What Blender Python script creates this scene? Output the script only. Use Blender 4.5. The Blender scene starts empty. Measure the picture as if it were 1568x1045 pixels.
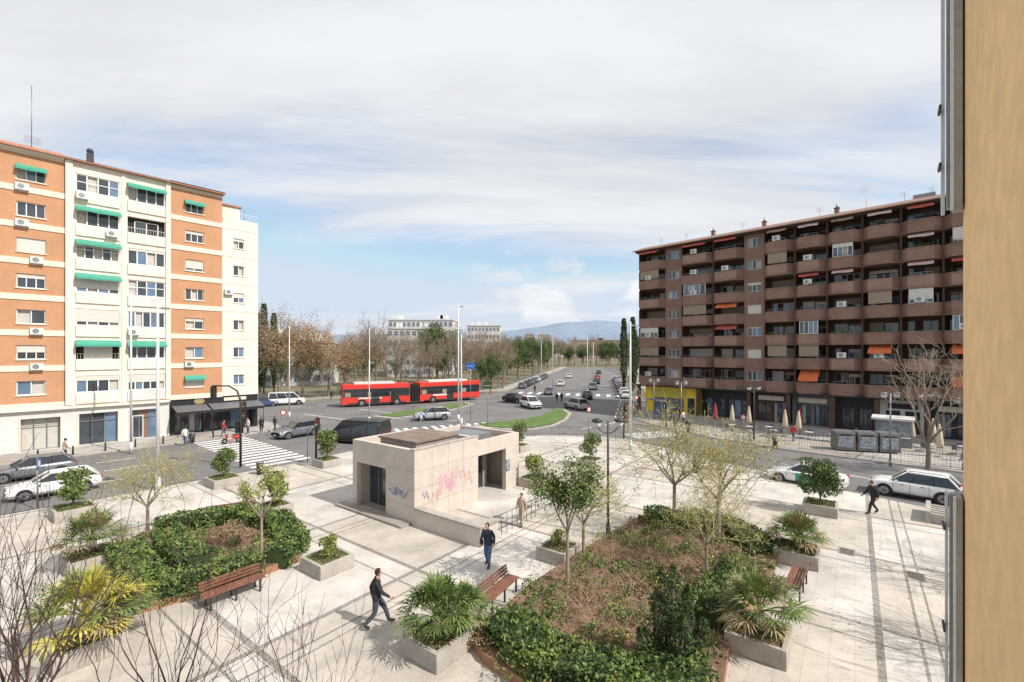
import bpy, math, random
from mathutils import Vector, Matrix, noise as mnoise
R=random.Random(11)
scn=bpy.context.scene
COL=scn.collection
# ------------------------------------------------------------------ materials
MATS={}
def M(name,col,rough=.8,var=.15,scale=2.0,bump=0.0,metal=0.0,bscale=None,spec=.4,fine=.08,sub=0):
    m=bpy.data.materials.new(name); m.use_nodes=True
    nt=m.node_tree; N=nt.nodes; L=nt.links
    b=N['Principled BSDF']; b.inputs['Roughness'].default_value=rough
    b.inputs['Metallic'].default_value=metal; b.inputs['Specular IOR Level'].default_value=spec
    tc=N.new('ShaderNodeTexCoord')
    n1=N.new('ShaderNodeTexNoise'); n1.inputs['Scale'].default_value=scale; n1.inputs['Detail'].default_value=6
    n1.inputs['Roughness'].default_value=.62
    L.new(tc.outputs['Object'],n1.inputs['Vector'])
    n2=N.new('ShaderNodeTexNoise'); n2.inputs['Scale'].default_value=scale*9; n2.inputs['Detail'].default_value=4
    L.new(tc.outputs['Object'],n2.inputs['Vector'])
    mr=N.new('ShaderNodeMapRange'); mr.inputs[1].default_value=.3; mr.inputs[2].default_value=.7
    mr.inputs[3].default_value=1-var; mr.inputs[4].default_value=1+var
    L.new(n1.outputs['Fac'],mr.inputs[0])
    mr2=N.new('ShaderNodeMapRange'); mr2.inputs[1].default_value=.3; mr2.inputs[2].default_value=.7
    mr2.inputs[3].default_value=1-fine; mr2.inputs[4].default_value=1+fine
    L.new(n2.outputs['Fac'],mr2.inputs[0])
    mu=N.new('ShaderNodeMath'); mu.operation='MULTIPLY'; L.new(mr.outputs[0],mu.inputs[0]); L.new(mr2.outputs[0],mu.inputs[1])
    vm=N.new('ShaderNodeVectorMath'); vm.operation='SCALE'; vm.inputs[0].default_value=col[:3]
    L.new(mu.outputs[0],vm.inputs['Scale']); L.new(vm.outputs[0],b.inputs['Base Color'])
    if bump:
        bp=N.new('ShaderNodeBump'); bp.inputs['Strength'].default_value=bump; bp.inputs['Distance'].default_value=.02
        n3=N.new('ShaderNodeTexNoise'); n3.inputs['Scale'].default_value=bscale or scale*14; n3.inputs['Detail'].default_value=5
        L.new(tc.outputs['Object'],n3.inputs['Vector']); L.new(n3.outputs['Fac'],bp.inputs['Height']); L.new(bp.outputs[0],b.inputs['Normal'])
    MATS[name]=m
    return m
M('brick',(.50,.265,.145),.9,.10,.5,.3,bscale=20)
M('cream',(.70,.62,.51),.85,.07,.4,.1)
M('cream2',(.74,.67,.57),.85,.07,.4,.1)
M('white_render',(.60,.59,.56),.85,.08,.5,.1)
M('white_frame',(.75,.75,.74),.5,.03,1)
M('glass',(.045,.055,.065),.06,.3,.6,spec=.9)
M('glass_blue',(.12,.19,.28),.08,.3,.6,spec=.9)
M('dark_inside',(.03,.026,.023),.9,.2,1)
M('curtain',(.50,.48,.43),.9,.12,3)
M('blind',(.66,.63,.57),.7,.05,3)
M('blind_brown',(.30,.23,.17),.7,.08,3)
M('awning_green',(.07,.32,.23),.8,.10,2)
M('awning_orange',(.66,.16,.055),.8,.14,2)
M('awning_red',(.42,.09,.065),.8,.12,2)
M('awning_white',(.55,.41,.38),.8,.1,2)
M('roof_tile',(.42,.19,.12),.9,.25,3,.4)
M('metal_grey',(.26,.27,.27),.45,.1,3,metal=.5)
M('metal_dark',(.035,.035,.037),.5,.1,3)
M('metal_white',(.60,.61,.60),.45,.05,2)
M('steel_rail',(.18,.185,.19),.4,.1,3,metal=.5)
M('aluminium_profile',(.30,.29,.27),.45,.15,4)
M('brown_concrete',(.245,.152,.115),.9,.18,.6,.2)
M('brown_concrete_lt',(.30,.195,.150),.9,.14,.6,.2)
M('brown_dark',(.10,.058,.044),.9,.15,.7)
M('yellow_paint',(.75,.52,.05),.6,.06,1)
M('shop_black',(.02,.02,.022),.5,.15,1)
M('shop_grey',(.13,.13,.135),.5,.2,1)
M('stone',(.54,.475,.42),.85,.12,.9,.15)
M('stone_dark',(.30,.265,.235),.9,.15,1.2,.15)
M('roof_felt',(.21,.16,.13),.95,.25,1,.2)
M('concrete',(.38,.345,.31),.9,.20,1.5,.25)
M('soil',(.20,.12,.08),1,.35,1.5,.8,bscale=25)
M('bed_edge',(.33,.17,.10),.9,.15,2,.2)
M('park_ground',(.17,.15,.09),1,.4,.15,.3,bscale=3)
M('grass',(.10,.16,.04),1,.3,.6,.6,bscale=20)
M('hedge_core',(.03,.05,.016),1,.3,2)
M('leaf_a',(.125,.19,.045),.6,.3,4)
M('leaf_b',(.075,.120,.030),.6,.3,4)
M('leaf_c',(.20,.25,.06),.6,.3,4)
M('leaf_dark',(.035,.062,.022),.6,.3,4)
M('leaf_yellow',(.46,.42,.11),.7,.3,4)
M('leaf_brown',(.25,.165,.09),.8,.3,4)
M('leaf_orange',(.42,.25,.12),.8,.3,2)
M('palm_green',(.17,.23,.065),.5,.3,4)
M('palm_yellow',(.46,.40,.06),.6,.2,4)
M('palm_dry',(.32,.25,.13),.8,.2,4)
M('bark',(.22,.175,.135),.95,.25,4,.4)
M('bark_lt',(.31,.25,.19),.95,.2,4,.3)
M('bark_dark',(.085,.05,.045),.95,.2,4)
M('bark_yellow',(.38,.33,.16),.9,.2,4)
M('wood_bench',(.20,.085,.055),.6,.25,5)
M('white_mark',(.68,.68,.66),.8,.2,3)
M('tyre',(.02,.02,.021),.9,.1,3)
M('rim',(.35,.35,.36),.35,.1,3,metal=.7)
M('paint_white',(.72,.72,.71),.25,.03,1,spec=.6)
M('paint_silver',(.42,.43,.43),.3,.03,1,metal=.3)
M('paint_grey',(.17,.18,.19),.3,.03,1,metal=.3)
M('paint_black',(.02,.022,.025),.2,.03,1,spec=.6)
M('paint_blue',(.05,.09,.2),.25,.03,1)
M('paint_green',(.05,.30,.17),.3,.03,1)
M('paint_red',(.62,.05,.038),.35,.05,1)
M('car_glass',(.025,.03,.035),.06,.2,1,spec=.9)
M('lamp_glass',(.6,.6,.58),.2,.05,1)
M('tail_red',(.4,.02,.02),.3,.05,1)
M('plastic_black',(.025,.025,.026),.6,.1,2)
M('sign_blue',(.03,.12,.45),.5,.05,1)
M('umbrella_cloth',(.55,.47,.36),.9,.1,3)
M('umbrella_red',(.35,.05,.05),.9,.1,3)
M('poster',(.24,.27,.30),.6,.7,4)
M('graf_pink',(.66,.33,.42),.8,.1,3)
M('graf_blue',(.20,.25,.40),.8,.1,3)
M('graf_orange',(.60,.40,.28),.8,.1,3)
M('skin',(.52,.32,.23),.6,.05,4)
M('hair_dark',(.025,.017,.012),.8,.2,8)
M('cloth_black',(.026,.027,.031),.9,.25,6)
M('cloth_navy',(.035,.045,.07),.9,.25,6)
M('cloth_jeans',(.10,.16,.27),.9,.2,6)
M('cloth_greyjean',(.06,.07,.09),.9,.2,6)
M('cloth_beige',(.42,.35,.27),.9,.15,6)
M('cloth_red',(.45,.06,.05),.9,.15,6)
M('cloth_white',(.6,.6,.58),.9,.1,6)
M('shoe',(.03,.028,.027),.7,.2,6)
M('far_white',(.62,.61,.60),.9,.06,.1)
M('far_tan',(.45,.37,.32),.9,.08,.1)
M('far_brick',(.42,.30,.25),.9,.08,.1)
M('far_window',(.20,.22,.25),.4,.3,.1)
M('hill',(.215,.27,.35),1,.08,.002)  # pale blue of aerial haze painted into the base colour of the hills
M('fence_blue',(.05,.08,.22),.6,.1,2)
M('yellow_stucco',(.84,.575,.29),.95,.06,.7,.35,bscale=90)
M('asphalt',(.170,.163,.160),.9,.20,.22,.3,bscale=40,fine=.12)
def paving(name,base,band,px,py,rot,slab):
    m=bpy.data.materials.new(name); m.use_nodes=True; MATS[name]=m
    nt=m.node_tree;N=nt.nodes;L=nt.links;b=N['Principled BSDF']; b.inputs['Roughness'].default_value=.85
    b.inputs['Specular IOR Level'].default_value=.3
    tc=N.new('ShaderNodeTexCoord'); mp=N.new('ShaderNodeMapping'); mp.inputs['Rotation'].default_value=(0,0,-rot)
    L.new(tc.outputs['Object'],mp.inputs['Vector'])
    br=N.new('ShaderNodeTexBrick'); br.inputs['Scale'].default_value=1; br.inputs['Brick Width'].default_value=slab
    br.inputs['Row Height'].default_value=slab*.66; br.inputs['Mortar Size'].default_value=.009
    br.inputs['Color1'].default_value=(*[c*1.03 for c in base],1); br.inputs['Color2'].default_value=(*[c*.95 for c in base],1)
    br.inputs['Mortar'].default_value=(*[c*.80 for c in base],1)
    L.new(mp.outputs[0],br.inputs['Vector'])
    sep=N.new('ShaderNodeSeparateXYZ'); L.new(mp.outputs[0],sep.inputs[0])
    def band_fac(out,period,w,off):
        a=N.new('ShaderNodeMath');a.operation='ADD';a.inputs[1].default_value=off+1000*period;L.new(out,a.inputs[0])
        d=N.new('ShaderNodeMath');d.operation='DIVIDE';d.inputs[1].default_value=period;L.new(a.outputs[0],d.inputs[0])
        f=N.new('ShaderNodeMath');f.operation='FRACT';L.new(d.outputs[0],f.inputs[0])
        c=N.new('ShaderNodeMath');c.operation='LESS_THAN';c.inputs[1].default_value=w/period;L.new(f.outputs[0],c.inputs[0])
        return c.outputs[0]
    def mx(a,bb):
        c=N.new('ShaderNodeMath');c.operation='MAXIMUM';L.new(a,c.inputs[0]);L.new(bb,c.inputs[1]);return c.outputs[0]
    f=mx(band_fac(sep.outputs[0],px,.20,0),band_fac(sep.outputs[1],py,.20,.7))
    f=mx(f,mx(band_fac(sep.outputs[0],px,.09,.95),band_fac(sep.outputs[1],py,.09,1.65)))
    f=mx(f,band_fac(sep.outputs[1],py,.07,2.05))
    vo=N.new('ShaderNodeTexVoronoi'); vo.inputs['Scale'].default_value=14; L.new(mp.outputs[0],vo.inputs['Vector'])
    vr=N.new('ShaderNodeMapRange'); vr.inputs[1].default_value=0;vr.inputs[2].default_value=.6;vr.inputs[3].default_value=1.2;vr.inputs[4].default_value=.65
    L.new(vo.outputs['Distance'],vr.inputs[0])
    bc=N.new('ShaderNodeVectorMath');bc.operation='SCALE';bc.inputs[0].default_value=band;L.new(vr.outputs[0],bc.inputs['Scale'])
    mixc=N.new('ShaderNodeMix');mixc.data_type='RGBA';L.new(f,mixc.inputs['Factor']);L.new(br.outputs['Color'],mixc.inputs['A']);L.new(bc.outputs[0],mixc.inputs['B'])
    ck=N.new('ShaderNodeTexChecker'); ck.inputs['Scale'].default_value=1.0
    cmp_=N.new('ShaderNodeMapping'); cmp_.inputs['Scale'].default_value=(1/px,1/py,0); cmp_.inputs['Location'].default_value=(0,.7/py,.5); L.new(mp.outputs[0],cmp_.inputs[0]); L.new(cmp_.outputs[0],ck.inputs['Vector'])
    ck.inputs['Color1'].default_value=(1,1,1,1); ck.inputs['Color2'].default_value=(.90,.87,.83,1)
    mc=N.new('ShaderNodeVectorMath'); mc.operation='MULTIPLY'; L.new(mixc.outputs['Result'],mc.inputs[0]); L.new(ck.outputs['Color'],mc.inputs[1])
    n=N.new('ShaderNodeTexNoise');n.inputs['Scale'].default_value=.35;n.inputs['Detail'].default_value=10;n.inputs['Roughness'].default_value=.72;L.new(tc.outputs['Object'],n.inputs['Vector'])
    r=N.new('ShaderNodeMapRange');r.inputs[1].default_value=.34;r.inputs[2].default_value=.64;r.inputs[3].default_value=.72;r.inputs[4].default_value=1.13;L.new(n.outputs['Fac'],r.inputs[0])
    n2=N.new('ShaderNodeTexNoise');n2.inputs['Scale'].default_value=26;n2.inputs['Detail'].default_value=3;L.new(tc.outputs['Object'],n2.inputs['Vector'])
    r2=N.new('ShaderNodeMapRange');r2.inputs[1].default_value=.3;r2.inputs[2].default_value=.7;r2.inputs[3].default_value=.88;r2.inputs[4].default_value=1.12;L.new(n2.outputs['Fac'],r2.inputs[0])
    mm=N.new('ShaderNodeMath');mm.operation='MULTIPLY';L.new(r.outputs[0],mm.inputs[0]);L.new(r2.outputs[0],mm.inputs[1])
    sc=N.new('ShaderNodeVectorMath');sc.operation='SCALE';L.new(mc.outputs[0],sc.inputs[0]);L.new(mm.outputs[0],sc.inputs['Scale'])
    L.new(sc.outputs[0],b.inputs['Base Color'])
ROTP=math.atan2(.8,.6)
paving('plaza_paving',(.56,.52,.475),(.37,.34,.31),6.2,7.4,ROTP,.9)
paving('sidewalk_paving',(.42,.39,.36),(.33,.31,.29),9,9,.75,.6)

# ------------------------------------------------------------------ mesh builder
class MB:
    def __init__(s): s.v=[];s.f=[];s.m=[];s.sm=[];s.mats=[]
    def mi(s,n):
        if n not in s.mats: s.mats.append(n)
        return s.mats.index(n)
    def face(s,pts,m,sm=False):
        b=len(s.v); s.v.extend([tuple(p) for p in pts]); s.f.append(tuple(range(b,b+len(pts)))); s.m.append(s.mi(m)); s.sm.append(sm)
    def box(s,x0,x1,y0,y1,z0,z1,m):
        b=len(s.v)
        s.v.extend([(x0,y0,z0),(x1,y0,z0),(x1,y1,z0),(x0,y1,z0),(x0,y0,z1),(x1,y0,z1),(x1,y1,z1),(x0,y1,z1)])
        for q in ((0,3,2,1),(4,5,6,7),(0,1,5,4),(1,2,6,5),(2,3,7,6),(3,0,4,7)):
            s.f.append(tuple(b+i for i in q)); s.m.append(s.mi(m)); s.sm.append(False)
    def obox(s,c,size,ang,m,tilt=None):
        mt=Matrix.Rotation(ang,3,'Z')
        if tilt is not None: mt=mt@Matrix.Rotation(tilt,3,'Y')
        h=[a/2 for a in size]; b=len(s.v); c=Vector(c)
        for (x,y,z) in ((-1,-1,-1),(1,-1,-1),(1,1,-1),(-1,1,-1),(-1,-1,1),(1,-1,1),(1,1,1),(-1,1,1)):
            s.v.append(tuple(c+mt@Vector((x*h[0],y*h[1],z*h[2]))))
        for q in ((0,3,2,1),(4,5,6,7),(0,1,5,4),(1,2,6,5),(2,3,7,6),(3,0,4,7)):
            s.f.append(tuple(b+i for i in q)); s.m.append(s.mi(m)); s.sm.append(False)
    def prism(s,pts,z0,z1,m,mtop=None,bottom=False):
        n=len(pts)
        a=sum(pts[i][0]*pts[(i+1)%n][1]-pts[(i+1)%n][0]*pts[i][1] for i in range(n))
        if a<0: pts=pts[::-1]
        s.face([(p[0],p[1],z1) for p in pts],mtop or m)
        for i in range(n):
            p,q=pts[i],pts[(i+1)%n]
            s.face([(p[0],p[1],z0),(q[0],q[1],z0),(q[0],q[1],z1),(p[0],p[1],z1)],m)
        if bottom: s.face([(p[0],p[1],z0) for p in pts[::-1]],m)
    def tube(s,pts,rad,n,m,cap=True):
        pts=[Vector(p) for p in pts]; k=len(pts)
        if not hasattr(rad,'__len__'): rad=[rad]*k
        b=len(s.v); ref=None; mi=s.mi(m)
        for i in range(k):
            if i==0: t=pts[1]-pts[0]
            elif i==k-1: t=pts[-1]-pts[-2]
            else: t=pts[i+1]-pts[i-1]
            if t.length<1e-9: t=Vector((0,0,1))
            t.normalize()
            if ref is None:
                ref=Vector((1,0,0)) if abs(t.x)<.9 else Vector((0,1,0))
            u=(ref-t*ref.dot(t)); 
            if u.length<1e-6: u=t.orthogonal()
            u.normalize(); w=t.cross(u); ref=u
            for j in range(n):
                a=2*math.pi*j/n
                s.v.append(tuple(pts[i]+(u*math.cos(a)+w*math.sin(a))*rad[i]))
        for i in range(k-1):
            for j in range(n):
                j2=(j+1)%n
                s.f.append((b+i*n+j,b+i*n+j2,b+(i+1)*n+j2,b+(i+1)*n+j)); s.m.append(mi); s.sm.append(True)
        if cap:
            s.f.append(tuple(b+j for j in range(n))[::-1]); s.m.append(mi); s.sm.append(False)
            s.f.append(tuple(b+(k-1)*n+j for j in range(n))); s.m.append(mi); s.sm.append(False)
    def ell(s,c,r,m,nu=10,nv=7,keep=None):
        b=len(s.v); mi=s.mi(m)
        for i in range(nv+1):
            th=math.pi*i/nv
            for j in range(nu):
                ph=2*math.pi*j/nu
                s.v.append((c[0]+r[0]*math.sin(th)*math.cos(ph),c[1]+r[1]*math.sin(th)*math.sin(ph),c[2]+r[2]*math.cos(th)))
        for i in range(nv):
            for j in range(nu):
                j2=(j+1)%nu
                q=(b+i*nu+j,b+(i+1)*nu+j,b+(i+1)*nu+j2,b+i*nu+j2)
                if keep:
                    cc=sum((Vector(s.v[x]) for x in q),Vector())/4
                    if not keep(cc): continue
                s.f.append(q); s.m.append(mi); s.sm.append(True)
    def leaf(s,p,size,m,rng,asp=.6,up=0):
        a=Vector((rng.gauss(0,1),rng.gauss(0,1),rng.gauss(0,1))).normalized()
        c=a.cross(Vector((rng.gauss(0,1),rng.gauss(0,1),rng.gauss(0,1)+up))).normalized()
        p=Vector(p); sz=size*rng.uniform(.6,1.3)
        a=a*sz*.5; c=c*sz*.5*asp
        b=len(s.v)
        s.v.extend([tuple(p-a),tuple(p+c-a*.1),tuple(p+a),tuple(p-c-a*.1)])
        s.f.append((b,b+1,b+2,b+3)); s.m.append(s.mi(m)); s.sm.append(False)
    def mesh(s,name):
        me=bpy.data.meshes.new(name); me.from_pydata(s.v,[],s.f)
        for n in s.mats: me.materials.append(MATS[n])
        me.polygons.foreach_set('material_index',s.m); me.polygons.foreach_set('use_smooth',s.sm)
        me.update(); return me
    def obj(s,name,loc=(0,0,0),rot=0,parent=None,scale=1,bevel=0):
        o=bpy.data.objects.new(name,s.mesh(name)); COL.objects.link(o)
        o.location=loc; o.rotation_euler=(0,0,rot); o.scale=(scale,)*3
        if parent: o.parent=parent
        if bevel:
            bm=o.modifiers.new('b','BEVEL'); bm.width=bevel; bm.segments=2; bm.limit_method='ANGLE'
        return o
def inst(name,me,loc,rot=0,scale=1,parent=None):
    o=bpy.data.objects.new(name,me); COL.objects.link(o); o.location=loc; o.rotation_euler=(0,0,rot)
    o.scale=(scale,)*3 if not hasattr(scale,'__len__') else scale
    if parent: o.parent=parent
    return o
def empty(name,loc=(0,0,0),rot=0,scale=1):
    o=bpy.data.objects.new(name,None); COL.objects.link(o); o.location=loc; o.rotation_euler=(0,0,rot); o.scale=(scale,)*3; o.empty_display_size=.3
    return o
PZ=.12
# ------------------------------------------------------------------ ground
g=MB(); g.face([(-6000,-2000,0),(6000,-2000,0),(6000,9000,0),(-6000,9000,0)],'park_ground'); g.obj('ground')
g=MB(); g.face([(-150,-10,.004),(150,-10,.004),(150,60,.004),(24,77,.004),(61,272,.004),(32,276,.004),(-.6,102.7,.004),(-150,21,.004)],'asphalt'); g.obj('road')
plz=[(-55.8,-8),(-27.6,24.6),(-16.6,37.0),(-14.5,40.6),(-11,43.8),(-6,46.4),(0,48),(5,48.6),(9.3,48.2),(12,45.8),(16,38.5),(21.1,29.2),(26,22.6),(45,0),(50,-8)]
g=MB(); g.prism(plz,-.02,PZ,'concrete','plaza_paving'); g.obj('plaza_pavement')
g=MB(); g.prism([(15.6,66),(17.3,56),(20.6,47.5),(24.9,41.5),(33.5,33.4),(60,8),(120,5),(120,90),(90,280),(66,280),(26,84),(19.0,76)],-.02,PZ,'concrete','sidewalk_paving'); g.obj('sidewalk')
g=MB(); g.prism([(-150,25),(-44,83),(-1,107),(34,280),(30,280),(-4,110),(-46,87),(-150,30)],-.02,PZ,'concrete','sidewalk_paving'); g.obj('sidewalk')
g=MB(); g.prism([(-150,30.1),(-46,87.1),(-4,110.1),(29.9,280),(29,515),(-150,515)],-.02,.1,'park_ground'); g.obj('park_lawn')
def island(pts):
    g=MB(); g.prism(pts,-.02,.14,'concrete','concrete')
    cx=sum(p[0] for p in pts)/len(pts); cy=sum(p[1] for p in pts)/len(pts)
    inner=[(cx+(p[0]-cx)*.90,cy+(p[1]-cy)*.90) for p in pts]
    g.face([(p[0],p[1],.2) for p in inner] ,'grass'); g.obj('grass_median')
island([(-5.0,55.5),(-3.5,53.4),(-.5,52.0),(2.2,52.2),(5,55),(7.2,60),(8.6,66),(8.2,71.5),(7,72.5),(6,69),(4.3,64),(1.8,60.5),(-1,58.2)])
island([(-19.5,63),(-16,61),(-12.5,65),(-9,71),(-6.5,78),(-8,81),(-10.5,79),(-13.5,73),(-17,67)])
g=MB()
e=Vector((.6545,.756)); nrm=Vector((.756,-.6545))
def strip(g,p,q,w,z=.008,m='white_mark'):
    p=Vector(p);q=Vector(q); d=(q-p).normalized(); n=Vector((-d.y,d.x))*w/2
    g.face([(p.x+n.x,p.y+n.y,z),(p.x-n.x,p.y-n.y,z),(q.x-n.x,q.y-n.y,z),(q.x+n.x,q.y+n.y,z)],m)
A0=Vector((-43.9,39.2))
for i in range(14):
    o=5.9+i*1.12
    p=A0+nrm*o+e*12.6
    strip(g,p,p+e*4.6,.55)
for i in range(12):
    p=Vector((-13,49.5))+Vector((.9,.44))*i*1.1
    strip(g,p,p+Vector((-1.6,3.4)),.5)
for i in range(8):
    a=A0+nrm*13.2+e*(-30+i*5); strip(g,a,a+e*2.5,.14)
for i in range(8):
    a=A0+nrm*9.4+e*(-30+i*5); strip(g,a,a+e*2.5,.14)
for i in range(7):
    a=A0+nrm*17.0+e*(-32+i*6); strip(g,a,a+e*3.4,.14)
pts=[Vector((8,53)),Vector((13,58)),Vector((15,66)),Vector((20,84)),Vector((40,180)),Vector((50,262))]
for a,b in zip(pts,pts[1:]):
    L_=(b-a).length; d=(b-a)/L_; t=0
    while t<L_-2: strip(g,a+d*t,a+d*(t+2.2),.18); t+=5
pts=[Vector((28,29)),Vector((20.5,38)),Vector((16.2,48)),Vector((14,56))]
for a,b in zip(pts,pts[1:]):
    L_=(b-a).length; d=(b-a)/L_; t=0
    while t<L_-2: strip(g,a+d*t,a+d*(t+2),.15); t+=4
for i in range(9):
    p=Vector((13.4,47.2))+Vector((.93,.36))*i*.62
    strip(g,p,p+Vector((-1.1,3.0)),.33)
for i in range(12):
    p=Vector((1.5,99))+Vector((2.0,-.75))*i
    strip(g,p,p+Vector((.9,4.6)),.8)
strip(g,(-30,66),(-18,58),.2); strip(g,(-24,72),(-6,58.5),.18)
strip(g,(-44,76),(-2,99),.15)
for i in range(10):
    a=Vector((-46,70))+Vector((.88,.475))*i*5; strip(g,a,a+Vector((.88,.475))*2.4,.15)
g.obj('road_markings')
g=MB(); rng=random.Random(4)
for k in range(16):
    x=rng.uniform(-30,16); y=rng.uniform(50,90); w=rng.uniform(1,5); a=rng.uniform(0,3)
    c=Vector((x,y)); d=Vector((math.cos(a),math.sin(a)))
    strip(g,c,c+d*w,rng.uniform(.6,1.4),.006+.00008*k,'shop_grey')
for k in range(9):
    x=A0.x+nrm.x*rng.uniform(7,19)+e.x*rng.uniform(-10,11); y=A0.y+0+nrm.y*(7+k*1.3)+e.y*(-12+k*2.6)
    g.face([(x+.35*math.cos(t*.7),y+.35*math.sin(t*.7),.0095) for t in range(9)],'metal_dark')
g.obj('asphalt_patches')

# ------------------------------------------------------------------ facade helpers
def facade(mb,x0,x1,z0,z1,ops,y,dep,m,mrev=None):
    xs=sorted(set([x0,x1]+[o[0] for o in ops]+[o[1] for o in ops])); zs=sorted(set([z0,z1]+[o[2] for o in ops]+[o[3] for o in ops]))
    for i in range(len(xs)-1):
        for j in range(len(zs)-1):
            cx=(xs[i]+xs[i+1])/2; cz=(zs[j]+zs[j+1])/2
            if any(o[0]<cx<o[1] and o[2]<cz<o[3] for o in ops): continue
            mb.face([(xs[i],y,zs[j]),(xs[i+1],y,zs[j]),(xs[i+1],y,zs[j+1]),(xs[i],y,zs[j+1])],m)
    r=mrev or m
    for a,b,c,d in ops:
        mb.face([(a,y,c),(a,y+dep,c),(a,y+dep,d),(a,y,d)],r)
        mb.face([(b,y,c),(b,y,d),(b,y+dep,d),(b,y+dep,c)],r)
        mb.face([(a,y,c),(b,y,c),(b,y+dep,c),(a,y+dep,c)],r)
        mb.face([(a,y,d),(a,y+dep,d),(b,y+dep,d),(b,y,d)],r)
def window(mb,x0,x1,z0,z1,y,n,rng,blindp=.5,frame='white_frame',fw=.07,cur=.35,bl='blind'):
    f=.06
    mb.box(x0,x1,y-f,y,z0,z0+fw,frame); mb.box(x0,x1,y-f,y,z1-fw,z1,frame)
    w=(x1-x0)/n
    for i in range(n+1):
        c=x0+i*w; a=max(x0,c-fw/2); b=min(x1,c+fw/2)
        if i==0:b=x0+fw
        if i==n:a=x1-fw
        mb.box(a,b,y-f-.004,y,z0+fw,z1-fw,frame)
    for i in range(n):
        mt='curtain' if rng.random()<cur else ('glass_blue' if rng.random()<.25 else 'glass')
        if mt=='curtain':
            mb.face([(x0+i*w,y+.12,z0),(x0+(i+1)*w,y+.12,z0),(x0+(i+1)*w,y+.12,z1),(x0+i*w,y+.12,z1)],'curtain')
        else:
            mb.face([(x0+i*w,y-.01,z0),(x0+(i+1)*w,y-.01,z0),(x0+(i+1)*w,y-.01,z1),(x0+i*w,y-.01,z1)],mt)
    if rng.random()<blindp:
        h=(z1-z0)*rng.choice([.15,.3,.3,.5,.75,.95])
        mb.box(x0+.01,x1-.01,y-f-.035,y-f-.008,z1-h,z1-.005,bl)
        k=int(h/.12)
        for q in range(k):
            mb.box(x0+.01,x1-.01,y-f-.042,y-f-.035,z1-h+q*.12+.1,z1-h+q*.12+.112,'metal_grey')
def ac(mb,x,z,y=0):
    mb.box(x,x+.85,y-.36,y-.04,z,z+.6,'metal_white')
    c=[(x+.35+.22*math.cos(a*math.pi/6),y-.364,z+.3+.22*math.sin(a*math.pi/6)) for a in range(12)]
    mb.face(c,'metal_grey')
    mb.box(x+.05,x+.1,y-.34,y,z-.06,z-.003,'metal_grey'); mb.box(x+.75,x+.8,y-.34,y,z-.06,z-.003,'metal_grey')
def awning(mb,x0,x1,z,y,out,drop,m):
    n=max(2,int((x1-x0)/.5))
    for i in range(n):
        a=x0+(x1-x0)*i/n; b=x0+(x1-x0)*(i+1)/n; s0=.03*math.sin(i*2.1+x0); s1=.03*math.sin((i+1)*2.1+x0)
        mb.face([(a,y,z),(a,y-out*.5,z-drop*.5-.04+s0),(b,y-out*.5,z-drop*.5-.04+s1),(b,y,z)],m)
        mb.face([(a,y-out*.5,z-drop*.5-.04+s0),(a,y-out,z-drop),(b,y-out,z-drop),(b,y-out*.5,z-drop*.5-.04+s1)],m)
        mb.face([(a,y-out,z-drop),(a,y-out-s0*.6,z-drop-.2+s0),(b,y-out-s1*.6,z-drop-.2+s1),(b,y-out,z-drop)],m)
    mb.tube([(x0,y,z-drop-.1),(x0,y-out+.02,z-drop)],.015,4,'metal_white'); mb.tube([(x1,y,z-drop-.1),(x1,y-out+.02,z-drop)],.015,4,'metal_white')
# ------------------------------------------------------------------ LEFT apartment building
rg=random.Random(5)
B=empty('apartment_building',(-43.9,39.2,PZ),math.atan2(.756,.6545))
g=MB(); g.prism([(-50,-5),(18,-5),(20.5,-4.2),(22.3,-2),(22.8,1),(22.8,30),(-50,30)],-.02-PZ,0,'concrete','sidewalk_paving')
g.obj('sidewalk',(-43.9,39.2,PZ),math.atan2(.756,.6545))
W=MB(); Wi=MB(); Rf=MB(); Aw=MB()
zc=[5.63+3.16*i for i in range(7)]
TOP=26.75
opsA=[(-8.2,-6.4,z-.6,z+.65) for z in zc]+[(-4.2,-2.4,z-.6,z+.65) for z in zc]+[(.95,2.75,z-.6,z+.65) for z in zc]
facade(W,-12,4.2,3.85,TOP,opsA,0,.22,'brick')
opsC=[(13.3,15.0,z-.6,z+.6) for z in zc]
facade(W,11.75,16.8,3.85,TOP,opsC,0,.22,'brick')
for o in opsA+opsC:
    window(Wi,o[0],o[1],o[2],o[3],.2,2 if rg.random()<.6 else 3,rg,.7,cur=.3)
    W.box(o[0]-.08,o[1]+.08,-.09,.02,o[2]-.08,o[2]+.003,'cream2')
    if rg.random()<.38: ac(Wi,o[0]+rg.choice([-.1,.8]),o[2]-.95)
    if rg.random()<.08 or (o[2]>23.5 and o[0]>0): awning(Aw,o[0]-.1,o[1]+.1,o[3]+.1,-.02,.5,.35,'awning_green')
for z in [3.85]+[q-1.58-.0 for q in zc[1:]]+[TOP-.4]:
    h=.5
    for a,b in ((-12,4.2),(11.75,16.8)):
        W.box(a,b-.0,-.07,.03,z-.08,z+h-.06,'cream')
cols=[(4.7,7.85),(8.45,11.5)]
opsB=[(a,b,z-.62,z+.98) for z in zc for a,b in cols]
facade(W,4.2,11.75,3.85,TOP,opsB,-.12,.5,'cream2','cream')
W.face([(4.2,-.12,3.85),(4.2,-.12,TOP),(4.2,0,TOP),(4.2,0,3.85)],'cream2')
W.box(4.0,4.5,-.3,-.118,3.9,TOP,'cream2'); W.box(7.98,8.3,-.2,-.118,3.9,TOP,'cream2'); W.box(11.55,11.95,-.3,-.118,3.9,TOP,'cream2')
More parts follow.
